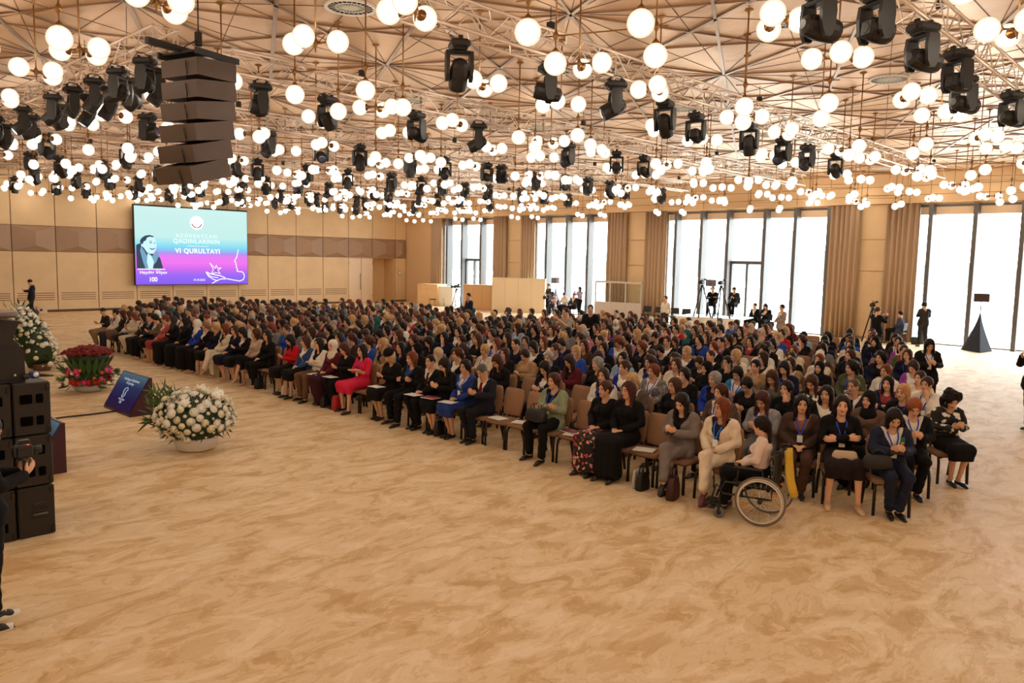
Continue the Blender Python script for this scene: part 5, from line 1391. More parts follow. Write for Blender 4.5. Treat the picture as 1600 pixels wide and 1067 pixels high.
# ------------------------------------------------------------------ LEFT FOREGROUND : subwoofer stack
M_sub = mat('subwoofer_paint', rgb(27, 20, 18), .55, bump=.2, bscale=150)
def sub(x0, x1, z0, z1, lab, kind):
    t = thing('subwoofer', lab, 'loudspeaker', ((x0+x1)/2, 9.62, z0), 0, 'stacked dark subwoofer boxes at the left edge')
    w_, h_ = x1-x0, z1-z0
    MB().bx((-w_/2+.004, 0, .004), (w_/2-.004, 1.0, h_-.004), .012).build('cabinet', M_sub, t)
    pr = MB()
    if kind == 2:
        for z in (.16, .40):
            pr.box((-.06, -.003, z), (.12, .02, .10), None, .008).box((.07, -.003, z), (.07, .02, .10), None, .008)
        pr.build('side_pocket', mat('pocket_shade', (.0015, .0013, .0014), .9, spec=.05), t)  # near-black colour paints recess shade onto these raised blocks
    else:
        pr.box((.03, -.003, .36), (.15, .02, .05), None, .006).box((.03, -.003, .25), (.15, .02, .08), None, .006).build('side_pocket', M_blk2, t)
        MB().tube([(-.04, -.02, .255), (.03, -.035, .262), (.10, -.02, .255)], .012, 6).build('carry_handle', mat('handle_grey', rgb(95, 90, 92), .4), t)
    MB().box((w_/2-.03, -.006, h_-.06), (.03, .02, .06)).build('corner_bracket', M_blk2, t); MB().box((w_/2-.03, -.006, .06), (.03, .02, .06)).build('corner_bracket', M_blk2, t)
sub(2.34, 2.71, 0, .565, 'bottom subwoofer box of the nearer dark stack, with a grey carry handle', 1)
sub(2.34, 2.71, .57, 1.135, 'middle subwoofer box of the right-hand dark stack', 2)
sub(2.34, 2.71, 1.14, 1.72, 'topmost subwoofer box of the right-hand dark stack, under the microphone', 2)
sub(1.95, 2.33, 0, .565, 'bottom subwoofer box of the partly hidden stack at the frame edge', 2)
sub(1.95, 2.33, .57, 1.135, 'middle subwoofer box behind the camera held in a hand', 2)
sub(1.95, 2.33, 1.14, 1.72, 'topmost subwoofer box at the frame edge under the monitor speaker', 2)
mo = thing('monitor_speaker', 'dark stage monitor speaker with a flared top standing on the subwoofer stack', 'loudspeaker', (2.30, 9.95, 1.72), 0)
mb = MB(); prof = [(-.20, 0), (.20, 0), (.20, .34), (.10, .47), (.13, .56), (.17, .66), (-.30, .70), (-.26, .50), (-.26, 0)]
mb.prism(prof, .42).build('cabinet', M_sub, mo)
MB().box((-.02, -.215, .2), (.30, .01, .34), None, .004).build('grille', mat('mesh_grille', rgb(22, 20, 22), .5), mo)
MB().lathe([(.30, .70), (.33, .72), (.32, .75), (.28, .76)], 24, None, (-.12, 0, 0)).build('round_top', mat('brown_top', rgb(92, 70, 58), .5), mo)
MB().box((.1, -.222, .08), (.02, .006, .025)).build('badge', M_chrome, mo)
mc = thing('microphone', 'hand microphone with a blue cube flag lying on the subwoofer stack', 'microphone', (2.58, 9.72, 1.76), math.radians(12))
MB().box((0, 0, .03), (.10, .08, .075), None, .018).build('cube_flag', mat('flag_blue', rgb(30, 50, 140), .4), mc)
MB().lathe([(.02, -.10), (.032, -.085), (.034, -.05), (.022, -.03)], 12, Matrix.Rotation(PI/2, 4, 'Y') @ Matrix.Rotation(0, 4, 'X'), (-.02, 0, .02)).build('windshield', M_blk, mc)
MB().tube([(.04, 0, .02), (.2, .0, .0)], [.02, .013], 10).build('handle', M_blk2, mc)
MB().lathe([(.028, 0), (.028, .003)], 16, Matrix.Rotation(PI/2, 4, 'X'), (0, -.038, .035)).build('flag_logo', M_white, mc)

# wedge shaped displays
def wedge(x, y, rz, L_, lab, full=True):
    t = thing('wedge_display', lab, 'display', (x, y, 0), rz, 'purple wedge displays on the floor')
    pr = [(-.02, .0), (.42, 0), (.42, .72), (.38, .72), (-.02, .05)]
    MB().prism(pr, L_).build('housing', mat('plum_panel', rgb(62, 26, 46), .4), t)
    s = grad_mat('wedge_picture', [(0, rgb(72, 48, 84)), (.35, rgb(66, 46, 100)), (.7, rgb(70, 78, 128)), (1, rgb(120, 150, 165))], 0, .7, .4) if 'wedge_picture' not in MAT else MAT['wedge_picture']
    MAT['wedge_picture'] = s
    n = Vector((-.67, 0, .40)).normalized()*.006; a = Vector((-.015, 0, .06))+n; b = Vector((.372, 0, .71))+n; h = L_/2-.04
    MB().add([a+Vector((0, h, 0)), a+Vector((0, -h, 0)), b+Vector((0, -h, 0)), b+Vector((0, h, 0))], [(0, 1, 2, 3)]).build('display_picture', s, t)
    if full:
        up = (b-a).normalized(); th = math.atan2(b.z-a.z, b.x-a.x)
        c = (a+b)/2+n*.5
        rot = (th, 0, -PI/2)
        for s_, z_, sz in (('Azərbaycan Qadınlarının', .80, .075), ('VI Qurultayı', .70, .075), ('Heydər Əliyev', .26, .05), ('100', .17, .08)):
            p = a+up*((b-a).length*z_)+n; text(s_, sz, p, emi('wedge_white', (.75, .8, .9), .5), t, rot=rot)
        # hand drawing
        q = [(0, .62), (.08, .58), (.1, .5), (.05, .42), (.08, .36), (.02, .32), (-.04, .4), (-.02, .5), (-.06, .56), (0, .62)]
        mb = MB()
        for (y0, z0_), (y1, z1_) in zip(q[:-1], q[1:]):
            p0 = a+up*((b-a).length*z0_)+Vector((0, y0, 0))+n; p1 = a+up*((b-a).length*z1_)+Vector((0, y1, 0))+n
            mb.tube([p0, p1], .009, 4)
        mb.build('drawing', emi('wedge_line', (.6, .7, .85), .45), t)
wedge(5.74, 16.25, 0, 1.35, 'wedge-shaped floor display with a blue picture beside the red rose basket')
wedge(3.18, 12.75, 0, 1.1, 'plum-coloured wedge display half hidden behind the subwoofer stack', False)
cb = thing('floor_cable', 'dark cable lying on the carpet from the wedge display to the stack', 'cable')
p_ = [pix(203, 640, .01), pix(170, 644, .01), pix(140, 648, .01), pix(110, 651, .01), pix(86, 654, .01), pix(60, 657, .01)]
MB().tube(p_, .018, 6).build('cable', M_blk, cb); MB().tube([a+Vector((.0, .06, 0)) for a in p_], .012, 6).build('cable', mat('cable_red', rgb(96, 40, 36), .6), cb)

# ------------------------------------------------------------------ FLOWERS
M_leaf = mat('leaf_green', rgb(62, 96, 44), .5); M_leafd = mat('leaf_dark', rgb(34, 60, 30), .55); M_fern = mat('fern_green', rgb(84, 112, 60), .6)
M_pet = mat('petal_white', rgb(252, 249, 238), .55); M_petc = mat('petal_cream', rgb(246, 238, 206), .55); M_rose = mat('rose_red', rgb(128, 10, 22), .5); M_redf = mat('gerbera_red', rgb(210, 30, 34), .5)
M_pink = mat('lily_pink', rgb(214, 70, 130), .5); M_org = mat('orange_petal', rgb(226, 110, 40), .5)
def mum(r, n1=14, lay=3, cup=.5):
    """rounded many-petalled bloom facing +z"""
    mb = MB()
    for l in range(lay):
        rr = r*(1-.24*l); el = math.radians(18+26*l)
        for k in range(n1-2*l):
            a = 2*PI*k/(n1-2*l)+l*.3; c, s = math.cos(a), math.sin(a)
            d = Vector((c*math.cos(el), s*math.cos(el), math.sin(el))); t = Vector((-s, c, 0)); up = Vector((-c*math.sin(el), -s*math.sin(el), math.cos(el)))
            w_ = rr*.26; b = Vector((0, 0, r*.08*l))
            mb.add([b+d*rr*.1, b+d*rr*.6+t*w_-up*.0, b+d*rr+up*rr*.18*cup, b+d*rr*.6-t*w_, b+d*rr*.55-up*rr*.1], [(0, 1, 2), (0, 2, 3), (4, 2, 1), (4, 3, 2), (0, 4, 1), (0, 3, 4)], True)
    mb.ball((0, 0, r*.12), (r*.56, r*.56, r*.45), 10, 6)
    return mb
def rose(r):
    mb = MB()
    for l, (rr, zz) in enumerate(((.95, -.1), (.75, .1), (.5, .28))):
        for k in range(5):
            a = 2*PI*k/5+l*.6; c, s = math.cos(a), math.sin(a)
            d = Vector((c, s, 0)); t = Vector((-s, c, 0))
            p = [Vector((0, 0, -.4*r)), d*rr*r*.8+t*rr*r*.5+Vector((0, 0, (zz+.1)*r)), d*rr*r+Vector((0, 0, (zz+.45)*r)), d*rr*r*.8-t*rr*r*.5+Vector((0, 0, (zz+.1)*r)), d*rr*r*1.05+Vector((0, 0, zz*r))]
            mb.add(p, [(0, 1, 4), (0, 4, 3), (4, 1, 2), (4, 2, 3), (1, 0, 3, 2)], True)
    mb.ball((0, 0, .3*r), (r*.36, r*.36, r*.4), 8, 6); return mb
def leafm(L_, w_, bend=.3):
    mb = MB(); n = 4; P0 = []
    for k in range(n+1):
        t = k/n; z = L_*t; x = bend*L_*t*t; ww_ = w_*math.sin(PI*min(.98, .08+t*.92)); P0 += [Vector((x, -ww_/2, z)), Vector((x-.12*ww_, 0, z)), Vector((x, ww_/2, z))]
    fs = []
    for k in range(n): a = k*3; fs += [(a, a+1, a+4, a+3), (a+1, a+2, a+5, a+4)]
    mb.add(P0, fs, True)
    mb.add([p+Vector((-.004, 0, 0)) for p in P0], [tuple(reversed(f)) for f in fs], True); return mb
def aim(d):
    return Vector(d).normalized().to_track_quat('Z', 'Y').to_euler()
RF = random.Random(5)
mum_big = [mum(.085, 15, 3).mesh('chrysanthemum', M_pet), mum(.075, 13, 3).mesh('chrysanthemum', M_petc)]
mum_sm = mum(.038, 8, 2).mesh('small_bloom', M_pet); rosem = rose(.07).mesh('rose', M_rose); gerb = mum(.085, 16, 2, 0).mesh('gerbera', M_redf)
lilyw = mum(.14, 6, 2, 1.2).mesh('lily', M_pet); lilyp = mum(.10, 6, 2, 1.3).mesh('lily', M_pink); orgm = mum(.06, 8, 2).mesh('orange_bloom', M_org)
lf1 = leafm(.30, .07).mesh('leaf', M_leaf); lf2 = leafm(.46, .15, .15).mesh('leaf', M_leaf); lf3 = leafm(.28, .045).mesh('leaf', M_leafd)
def stuff_from(name, me, tr, mt, parent):
    V, T_ = tri_np(me); Vs = []; Ts = []; o = 0
    for M4 in tr:
        A = np.array(M4); Vs.append(V@A[:3, :3].T+A[:3, 3]); Ts.append(T_+o); o += len(V)
    return link(mesh_np(name, np.concatenate(Vs), np.concatenate(Ts), (mt,)), name, parent, kind='stuff')
def TM(p, d, s=1): return Matrix.Translation(p) @ aim(d).to_matrix().to_4x4() @ Matrix.Rotation(RF.uniform(0, 6.28), 4, 'Z') @ Matrix.Scale(s, 4)
# 1 : white chrysanthemum dome, right of the wedge display
t = thing('flower_basket', 'round basket of white chrysanthemums standing alone on the carpet', 'flowers', (5.55, 12.35, 0), 0)
MB().lathe([(.24, 0), (.30, .03), (.33, .16), (.36, .22), (.30, .22), (.28, .1)], 24).build('basket', mat('basket_white', rgb(228, 226, 226), .5), t)
MB().ball((0, 0, .48), (.52, .50, .34), 20, 14).build('leaf_core', M_leafd, t)
fr = []
for k in range(300):
    a = RF.uniform(0, 6.28); u = RF.uniform(-.55, 1); c = math.sqrt(1-u*u); d = Vector((c*math.cos(a), c*math.sin(a), u))
    fr.append(TM(Vector((d.x*.5, d.y*.48, .48+d.z*.34)), d+Vector((0, 0, -.3))+Vector((RF.uniform(-.6, .6),)*3), RF.uniform(.35, .65)))
stuff_from('foliage', lf3, fr, M_leafd, t)
for k in range(210):
    u = 1-2*(k+.5)/210
    if u < -.62: continue
    a = k*2.39996; c = math.sqrt(1-u*u); d = Vector((c*math.cos(a), c*math.sin(a), u)); R_ = RF.uniform(.94, 1.1)
    big = RF.random() < .62
    o = link(RF.choice(mum_big) if big else mum_sm, 'chrysanthemum' if big else 'small_bloom', t, (d.x*.58*R_, d.y*.54*R_, .52+d.z*.42*R_)); o.rotation_euler = aim(d)
    sc_ = RF.uniform(.8, 1.15); o.scale = (sc_,)*3
for k in range(7):
    a = RF.uniform(0, 6.28); o = link(lilyw, 'lily', t, (.38*math.cos(a), .36*math.sin(a), .88+RF.uniform(-.1, .06))); o.rotation_euler = aim((math.cos(a), math.sin(a), 1.2))
fr = [TM(Vector((-.25+RF.uniform(-.2, .2), .62+RF.uniform(-.18, .2), RF.uniform(.25, .9))), (RF.uniform(-1, .4), RF.uniform(-.3, 1), RF.uniform(-.2, 1)), RF.uniform(.6, 1)) for k in range(150)]
stuff_from('fern_sprays', lf3, fr, M_fern, t)
MB().ball((-.22, .6, .5), (.18, .18, .3), 10, 8).build('fern_core', M_leafd, t)
# 2 : red rose basket
t = thing('rose_basket', 'tall basket of dark red roses with pink lilies in front of the wedge display', 'flowers', (pix(140, 611).x, pix(140, 611).y, 0), 0); t.scale = (.84, .84, .95)
MB().lathe([(.26, 0), (.36, .06), (.44, .18), (.38, .18), (.3, .08)], 22).build('basket', mat('basket_grey', rgb(200, 200, 206), .5), t)
MB().lathe([(.30, .15), (.40, .3), (.34, .5), (.40, .7), (.52, .86), (.4, .92)], 20).build('leaf_core', M_leafd, t)
for k in range(92):
    rr = math.sqrt((k+.5)/92)*.62; a = k*2.39996; h_ = .90+.16*math.cos(rr*2.4)
    o = link(rosem, 'rose', t, (rr*math.cos(a), rr*math.sin(a), h_+RF.uniform(-.02, .02))); o.rotation_euler = aim((rr*math.cos(a)*.6, rr*math.sin(a)*.6, 1)); o.scale = (1.05,)*3
for k in range(20):
    a = 2*PI*k/20; o = link(lf2, 'leaf', t, (.40*math.cos(a), .40*math.sin(a), .46)); o.rotation_euler = (Matrix.Rotation(a, 4, 'Z') @ Matrix.Rotation(.42, 4, 'Y')).to_euler()
for k in range(70):
    a = RF.uniform(0, 6.28); h_ = RF.uniform(.2, .55); kind = RF.choice(['g', 'g', 'l', 'l', 'w', 'o']); rr = .60-.2*(h_-.2)
    nm = {'g': ('gerbera', gerb), 'l': ('lily', lilyp), 'w': ('white_lily', lilyw), 'o': ('orange_bloom', orgm)}[kind]
    o = link(nm[1], nm[0], t, (rr*math.cos(a), rr*math.sin(a), h_ if kind != 'g' else .27)); o.rotation_euler = aim((math.cos(a), math.sin(a), .5))
fr = [TM(Vector((.5*math.cos(a), .5*math.sin(a), RF.uniform(.15, .5))), (math.cos(a), math.sin(a), RF.uniform(-.4, .5)), RF.uniform(.7, 1.1)) for a in [RF.uniform(0, 6.28) for _ in range(90)]]
stuff_from('foliage', lf1, fr, M_leaf, t)
# 3 : white cascade behind the monitor
t = thing('flower_cascade', 'tall sloping cascade of white roses and chrysanthemums behind the monitor speaker', 'flowers', (6.35, 23.2, 0), 0)
MB().lathe([(.2, 0), (.22, .16), (.18, .18)], 16).build('basket', mat('basket_brown', rgb(110, 80, 55), .6), t)
core = MB().tube([(0, .0, .2), (-.1, .35, .75), (-.22, .8, 1.25), (-.3, 1.0, 1.45)], [.34, .36, .26, .12], 14); core.build('leaf_core', M_leafd, t)
for k in range(230):
    f = RF.random(); p = Vector((-.3*f, 1.0*f, .25+1.2*f)); r_ = .50-.26*max(0, f-.5)*1.6; a = RF.uniform(0, 6.28)
    d = Vector((math.cos(a), math.sin(a)*.7, math.sin(a)*.6)); d = Vector((RF.uniform(-.5, 1), RF.uniform(-1, .35), RF.uniform(-.6, 1))).normalized()
    q = p+d*r_; big = RF.random() < .6
    if q.z < .08: continue
    o = link(RF.choice(mum_big) if big else mum_sm, 'chrysanthemum' if big else 'small_bloom', t, q); o.rotation_euler = aim(d)
fr = []
for k in range(220):
    f = RF.random(); p = Vector((-.3*f, 1.0*f, .2+1.2*f)); d = Vector((RF.uniform(-1, 1), RF.uniform(-1, 1), RF.uniform(-.6, 1))).normalized()
    q = p+d*(.42-.2*max(0, f-.5)); 
    if q.z > .1: fr.append(TM(q, d+Vector((RF.uniform(-.5, .5),)*3), RF.uniform(.6, 1)))
stuff_from('foliage', lf3, fr, M_leafd, t)

# ------------------------------------------------------------------ WHEELCHAIR (heading towards the stage)
wh = math.radians(106)
wc = thing('wheelchair', 'black manual wheelchair with large spoked wheels at the front row end', 'wheelchair', (9.08, 4.42, 0), wh)
M_tyre = mat('tyre_grey', rgb(120, 104, 92), .7); M_rim = mat('rim_alloy', rgb(225, 218, 208), .35, metal=.4)
def ringpts(c, r, n=36): return [(c[0]+r*math.cos(2*PI*k/n), c[1], c[2]+r*math.sin(2*PI*k/n)) for k in range(n)]
for s in (1, -1):
    y = .29*s; c = (-.08, y, .305); w_ = MB().tube(ringpts(c, .293, 40), .013, 8, close=True).build('wheel', M_tyre, wc)
    MB().tube(ringpts(c, .270, 40), .012, 6, close=True).build('rim', M_rim, w_)
    MB().tube(ringpts((c[0], y+.035*s, c[2]), .255, 40), .008, 6, close=True).build('push_rim', M_rim, w_)
    MB().lathe([(.028, -.035), (.03, 0), (.028, .035)], 12, Matrix.Rotation(PI/2, 4, 'X'), c).build('hub', M_blk, w_)
    for k in range(20):
        a = 2*PI*k/20; b = a+(.28 if k % 2 else -.28)
        MB().tube([(c[0]+.026*math.cos(b), y, c[2]+.026*math.sin(b)), (c[0]+.262*math.cos(a), y, c[2]+.262*math.sin(a))], .0022, 3).build('spoke', M_chrome, w_)
    for q in (-.5, 2.6): MB().box((c[0]+.19*math.cos(q), y-.006*s, c[2]+.19*math.sin(q)), (.05, .012, .028), None, .004).build('reflector', mat('reflector_orange', rgb(240, 140, 30), .3, emis=None), w_)
    cx, cy = .42, .22*s
    cw = MB().lathe([(.05, -.018), (.07, -.014), (.072, 0), (.07, .014), (.05, .018)], 20, Matrix.Rotation(PI/2, 4, 'X'), (cx, cy, .072)).build('caster', mat('caster_grey', rgb(110, 108, 112), .6), wc)
    MB().lathe([(.03, -.022), (.03, .022)], 12, Matrix.Rotation(PI/2, 4, 'X'), (cx, cy, .072)).build('hub', M_blk, cw)
    MB().box((cx, cy+.03*s, .12), (.03, .008, .12)).box((cx, cy-.03*s, .12), (.03, .008, .12)).box((cx, cy, .18), (.04, .07, .02)).tube([(cx, cy, .18), (cx, cy, .30)], .014, 8).build('caster_fork', M_blk, wc)
    MB().tube([(-.22, .22*s, .92), (-.2, .22*s, .45), (-.2, .22*s, .32), (.38, .22*s, .32), (.47, .2*s, .42), (.55, .18*s, .16)], .013, 8).tube([(-.2, .22*s, .47), (.36, .22*s, .47), (.42, .21*s, .34)], .013, 8).build('side_frame', M_blk, wc)
    MB().box((.08, .25*s, .68), (.34, .05, .03), None, .012).tube([(.2, .24*s, .67), (.22, .23*s, .48)], .011, 6).tube([(-.08, .24*s, .67), (-.1, .23*s, .48)], .011, 6).build('armrest', M_blk, wc)
    MB().tube([(-.22, .22*s, .92), (-.32, .22*s, .93)], .017, 8).build('push_handle', M_blk2, wc)
    MB().box((.57, .09*s, .14), (.16, .14, .015), None, .005).build('footplate', M_blk, wc)
MB().box((.06, 0, .465), (.44, .42, .045), None, .015).build('seat', M_blk, wc)
MB().box((-.225, 0, .69), (.03, .42, .40), None, .01).build('backrest', M_blk, wc)
MB().tube([(.25, .2, .32), (-.1, -.2, .46)], .012, 6).tube([(.25, -.2, .32), (-.1, .2, .46)], .012, 6).build('cross_brace', M_blk, wc)
u = Vector((math.cos(wh), math.sin(wh)))
person(9.08, 4.42, wh, 'lap', 'sweater', lc(225, 205, 195), 'trousers', BLK, 'pony', HD, 'girl in a white blouse with dark hair sitting in the wheelchair', lod=0, sc=.9, group='seated audience', z=.07, lany=None)
tp = thing('yellow_jacket', 'yellow jacket hanging from the back of the wheelchair', 'jacket', (9.08-u.x*.31, 4.42-u.y*.31, .36), wh)
vs = []; fs = []
for i in range(9):
    for k in range(7):
        z = .56*k/6; yy = -.13+.26*i/8; vs.append((-.02-.03*math.sin(i*1.3+k*.4)-.10*(1-k/6)**2, yy*(1-.45*(1-k/6))+.05*(1-k/6), z))
for i in range(8):
    for k in range(6): a = i*7+k; fs.append((a, a+7, a+8, a+1))
o = MB().add(vs, fs, True).build('cloth', mat('yellow_cloth', rgb(214, 176, 60), .8), tp); sd = o.modifiers.new('t', 'SOLIDIFY'); sd.thickness = .02

# ------------------------------------------------------------------ BAGS, PAPERS, PHONES
def fy(x, y): return FY(0, y) if x < 9.7 else (FY(1, y) if x < 10.8 else y)
def bag(x, y, c, w_, d_, h_, lab, rz=0, handle=True, z=0, nm='handbag', mt=None):
    y = fy(x, y); t = thing(nm, lab, 'bag', (x, y, z), rz)
    m_ = mat('bag_%d_%d_%d' % tuple(int(v*99) for v in c), c, .5)
    n = 8; vs = []; fs = []
    for zz, k in ((0, .92), (.03*h_/.3, 1), (h_*.5, .98), (h_*.9, .86), (h_, .74)):
        for q in range(16):
            a = 2*PI*q/16; cx = math.copysign(abs(math.cos(a))**.45, math.cos(a)); sy = math.copysign(abs(math.sin(a))**.45, math.sin(a))
            vs.append((cx*w_/2*k, sy*d_/2*(k if zz < h_*.6 else k*.8), zz))
    for r in range(4):
        for q in range(16): q2 = (q+1) % 16; fs.append((r*16+q, r*16+q2, (r+1)*16+q2, (r+1)*16+q))
    fs.append(tuple(range(15, -1, -1))); fs.append(tuple(64+q for q in range(16)))
    MB().add(vs, fs, True).build('body', m_, t)
    if handle:
        for s in (1, -1): MB().tube([(-w_*.22, s*d_*.25, h_*.9), (-w_*.2, s*d_*.2, h_*1.25), (0, s*d_*.15, h_*1.42), (w_*.2, s*d_*.2, h_*1.25), (w_*.22, s*d_*.25, h_*.9)], .008, 6).build('handle', m_, t)
def pap(x, y, z, lab, rz=0, c=(240, 238, 232), w_=.21, l_=.30, nm='booklet', th=.012):
    y = fy(x, y); t = thing(nm, lab, 'papers', (x, y, z), rz)
    MB().box((0, 0, th/2), (w_, l_, th), None, .001).build('pages', M_white, t); MB().box((0, 0, th+.002), (w_, l_, .003)).build('cover', mat('cover_%d_%d_%d' % c, rgb(*c), .5), t)
def front(y, dx=0): return RX(0)+dx, y
bag(9.02, 5.42, rgb(64, 26, 24), .32, .14, .30, 'dark red-brown handbag on the floor beside the woman in cream', .3)
bag(9.05, 5.98, BLK, .24, .12, .24, 'small black bag on the floor by the woman in the grey suit', 0)
bag(9.1, 6.12, rgb(190, 186, 184), .22, .06, .26, 'pale grey paper bag behind the small black floor bag', 0, False, nm='paper_bag')
bag(9.6, 4.55, rgb(205, 198, 186), .28, .12, .30, 'white canvas tote bag on the floor behind the wheelchair', .4, nm='tote_bag')
bag(9.1, 8.45, BLK, .40, .17, .20, 'shiny black handbag on the knees of the woman in sage green', .0+PI/2, True, .64)
bag(10.33, 4.08, rgb(206, 180, 150), .32, .10, .12, 'beige clutch bag on the lap of the woman in the black dress', PI/2+.5, False, .64, nm='clutch_bag')
bag(10.25, 3.42, BLK, .36, .14, .17, 'black handbag on the knees of the woman in navy', PI/2+.6, True, .63)
bag(9.15, 11.05, BLK, .24, .11, .26, 'black handbag on the floor at the feet of the woman in royal blue', .3)
bag(9.15, 14.5, rgb(176, 30, 36), .26, .16, .30, 'red rucksack on the floor by the woman in pink-red', 0, False, nm='rucksack')
bag(9.12, 14.95, BLK, .24, .14, .22, 'black handbag on the floor next to the red rucksack', 0)
bag(9.2, 18.25, BLK, .22, .14, .26, 'black bag on the floor in front of the woman with hair over her face', 0)
bag(9.2, 16.9, WHT, .2, .1, .24, 'white carrier bag on the floor, middle of the front row', 0, nm='carrier_bag')
pap(9.35, 6.2, .48, 'white papers lying on the empty chair beside the woman in grey', .3)
pap(9.35, 7.84, .48, 'white booklet on the empty chair beside the floral skirt', .2); pap(9.42, 7.98, .50, 'maroon-covered booklet on the empty front row chair', -.2, (110, 40, 60))
pap(9.4, 9.02, .48, 'white papers on the empty chair next to the woman in sage green', .3); pap(9.35, 9.55, .48, 'folded programme on the empty chair next to the man in a suit', -.1)
pap(9.1, 10.7, .645, 'white papers on the knees of the woman in royal blue', .2, th=.006); pap(9.1, 11.25, .66, 'magenta magazine on the knees of the bent long-haired woman', .1, (150, 50, 90)); pap(9.1, 11.82, .65, 'white papers on the lap of the young man in black', 0, th=.006)
pap(9.12, 13.0, .65, 'white note pad on the knees of the woman with the beret', 0, th=.006); pap(9.1, 14.72, .66, 'white notes on the knees of the woman beside the pink-red dress', 0, th=.006)
pap(9.1, 15.35, .65, 'white sheets on the lap of the woman with the white headscarf in burgundy', .1, th=.006)
def phone(x, y, z, lab, rz):
    t = thing('smartphone', lab, 'phone', (x, y, z), rz); MB().box((0, 0, 0), (.075, .15, .008), Matrix.Rotation(.5, 3, 'Y'), .002).build('body', M_blk2, t)
for r, y, who in ((0, 5.62, 'the woman in the grey suit'), (0, 10.12, 'the grey-haired man'), (1, 3.62, 'the woman in navy with the medal'), (1, 5.6, 'the woman in light grey'), (0, 30.2, 'the boy at the far end'), (3, 3.35, 'the curly-haired woman')):
    rr = {3.62: .62, 3.35: .75}.get(y, 0); phone(RX(r)-.31*math.cos(rr), FY(r, y)-.31*math.sin(rr), .845, 'dark smartphone in the hands of %s' % who, PI+rr)

# ------------------------------------------------------------------ PEOPLE STANDING OR SEATED ROUND THE HALL
def clampx(p): return p*(34.5/p.x) if p.x > 34.5 else p
def stand_px(x, ytop, H_=1.74):
    p = clampx(pix(x, ytop, H_)); p.z = 0; return p
def stander(x, ytop, rz, pn, top, tc, bot, bc, hair, hcol, lb, male=True, H_=1.74, lod=1, **k):
    p = stand_px(x, ytop, H_); return person(p.x, p.y, rz, pn, top, tc, bot, bc, hair, hcol, lb, lod=lod, male=male, sc=H_/1.70, **k), p
stander(48, 438, PI*.98, 's_phone', 'jacket', lc(34, 34, 42), 'trousers', lc(30, 32, 40), 'crop', HD, 'man in a dark suit looking at his phone by the back wall', group=None)
stander(1452, 533, PI+.55, 's_phone', 'jacket', BLK, 'skirt', BLK, 'long', HD, 'woman in a black jacket standing in the aisle beside the audience', False, 1.66, 0, lany=LB)
stander(1445, 474, PI*.25, 's_phone', 'jacket', lc(48, 44, 44), 'trousers', lc(44, 42, 44), 'bun', HD, 'man in a dark suit with tied hair standing at the right-hand window')
stander(1372, 482, -.4, 's_cam', 'jacket', BLK, 'trousers', BLK, 'crop', HB, 'cameraman in a black waistcoat over white shirt beside the pier', shirt=WHT)
stander(1040, 464, PI*.9, 's_side', 'short_sleeve', WHT, 'trousers', lc(60, 56, 60), 'crop', lc(70, 60, 56), 'man in a white shirt standing near the interpreter booth')
stander(732, 460, PI*.9, 's_front', 'sweater', lc(30, 34, 60), 'trousers', BLK, 'crop', HD, 'burly man in a navy jacket standing by the pale wood cabinet', H_=1.8)
stander(884, 484, PI*.95, 's_cam', 'short_sleeve', lc(160, 150, 138), 'trousers', lc(60, 56, 52), 'crop', HB, 'bearded photographer in a grey tee shirt among the audience', H_=1.8)
stander(923, 479, PI*1.1, 's_front', 'sweater', BLK, 'trousers', BLK, 'crop', HD, 'man in a black jumper standing among the audience', H_=1.8)
stander(1222, 478, PI*.8, 's_front', 'jacket', lc(150, 134, 120), 'skirt', BLK, 'bun', HD, 'woman in a beige jacket standing before the windows', False, 1.64)
stander(857, 439, PI*.9, 's_front', 'short_sleeve', lc(60, 60, 68), 'trousers', BLK, 'crop', HD, 'young man in grey standing by the far window stand')
stander(906, 447, PI*.95, 's_cam', 'sweater', lc(170, 160, 190), 'trousers', BLK, 'long', HD, 'woman in a lilac top standing near the booth', False, 1.65)
stander(1622, 536, PI*.9, 's_cam', 'jacket', BLK, 'trousers', BLK, 'crop', HD, 'person in black with a camera at the right frame edge')
op = person(1.60, 7.5, .05, 's_phone', 'sweater', BLK, 'trousers', BLK, 'crop', HD, 'camera operator in black at the left frame edge, white-laced trainers', lod=0, sc=1.03, male=True)
gm = thing('gimbal_camera', 'small video camera on a handheld gimbal held at the left frame edge', 'camera', (1.89, 7.5, 1.36), 0)
for an_, to_ in zip(POSES['s_phone']['ank'], POSES['s_phone']['toe']):
    an_ = Vector(an_); d_ = Vector((to_[0], to_[1], 0)).normalized()
    MB().tube([an_+Vector((-.055, 0, -.078)), an_+d_*.06+Vector((0, 0, -.078)), an_+d_*.19+Vector((0, 0, -.076))], [.034, .042, .03], 10).build('sole', M_white, op)
    lc_ = MB()
    for k in range(4):
        c_ = an_+d_*(.035+.025*k)+Vector((0, 0, -.005-.012*k)); s_ = Vector((-d_.y, d_.x, 0))*.02
        lc_.tube([c_-s_, c_+s_+d_*.01], .004, 4)
    lc_.build('laces', M_white, op)
MB().box((0, 0, .10), (.13, .09, .10), None, .012).lathe([(.03, 0), (.035, .07)], 12, Matrix.Rotation(PI/2, 4, 'Y'), (.06, 0, .1)).build('camera_body', M_blk, gm)
MB().tube([(0, 0, -.12), (0, 0, .02)], .016, 8).tube([(0, 0, .02), (-.06, .06, .04), (-.07, .07, .12), (0, .06, .17)], .012, 6).box((0, 0, .18), (.09, .06, .03), None, .006).build('gimbal', M_blk2, gm)
MB().box((.02, -.05, .16), (.012, .006, .008)).build('tally_light', emi('tally_red', (1, .05, .03), 2), gm)

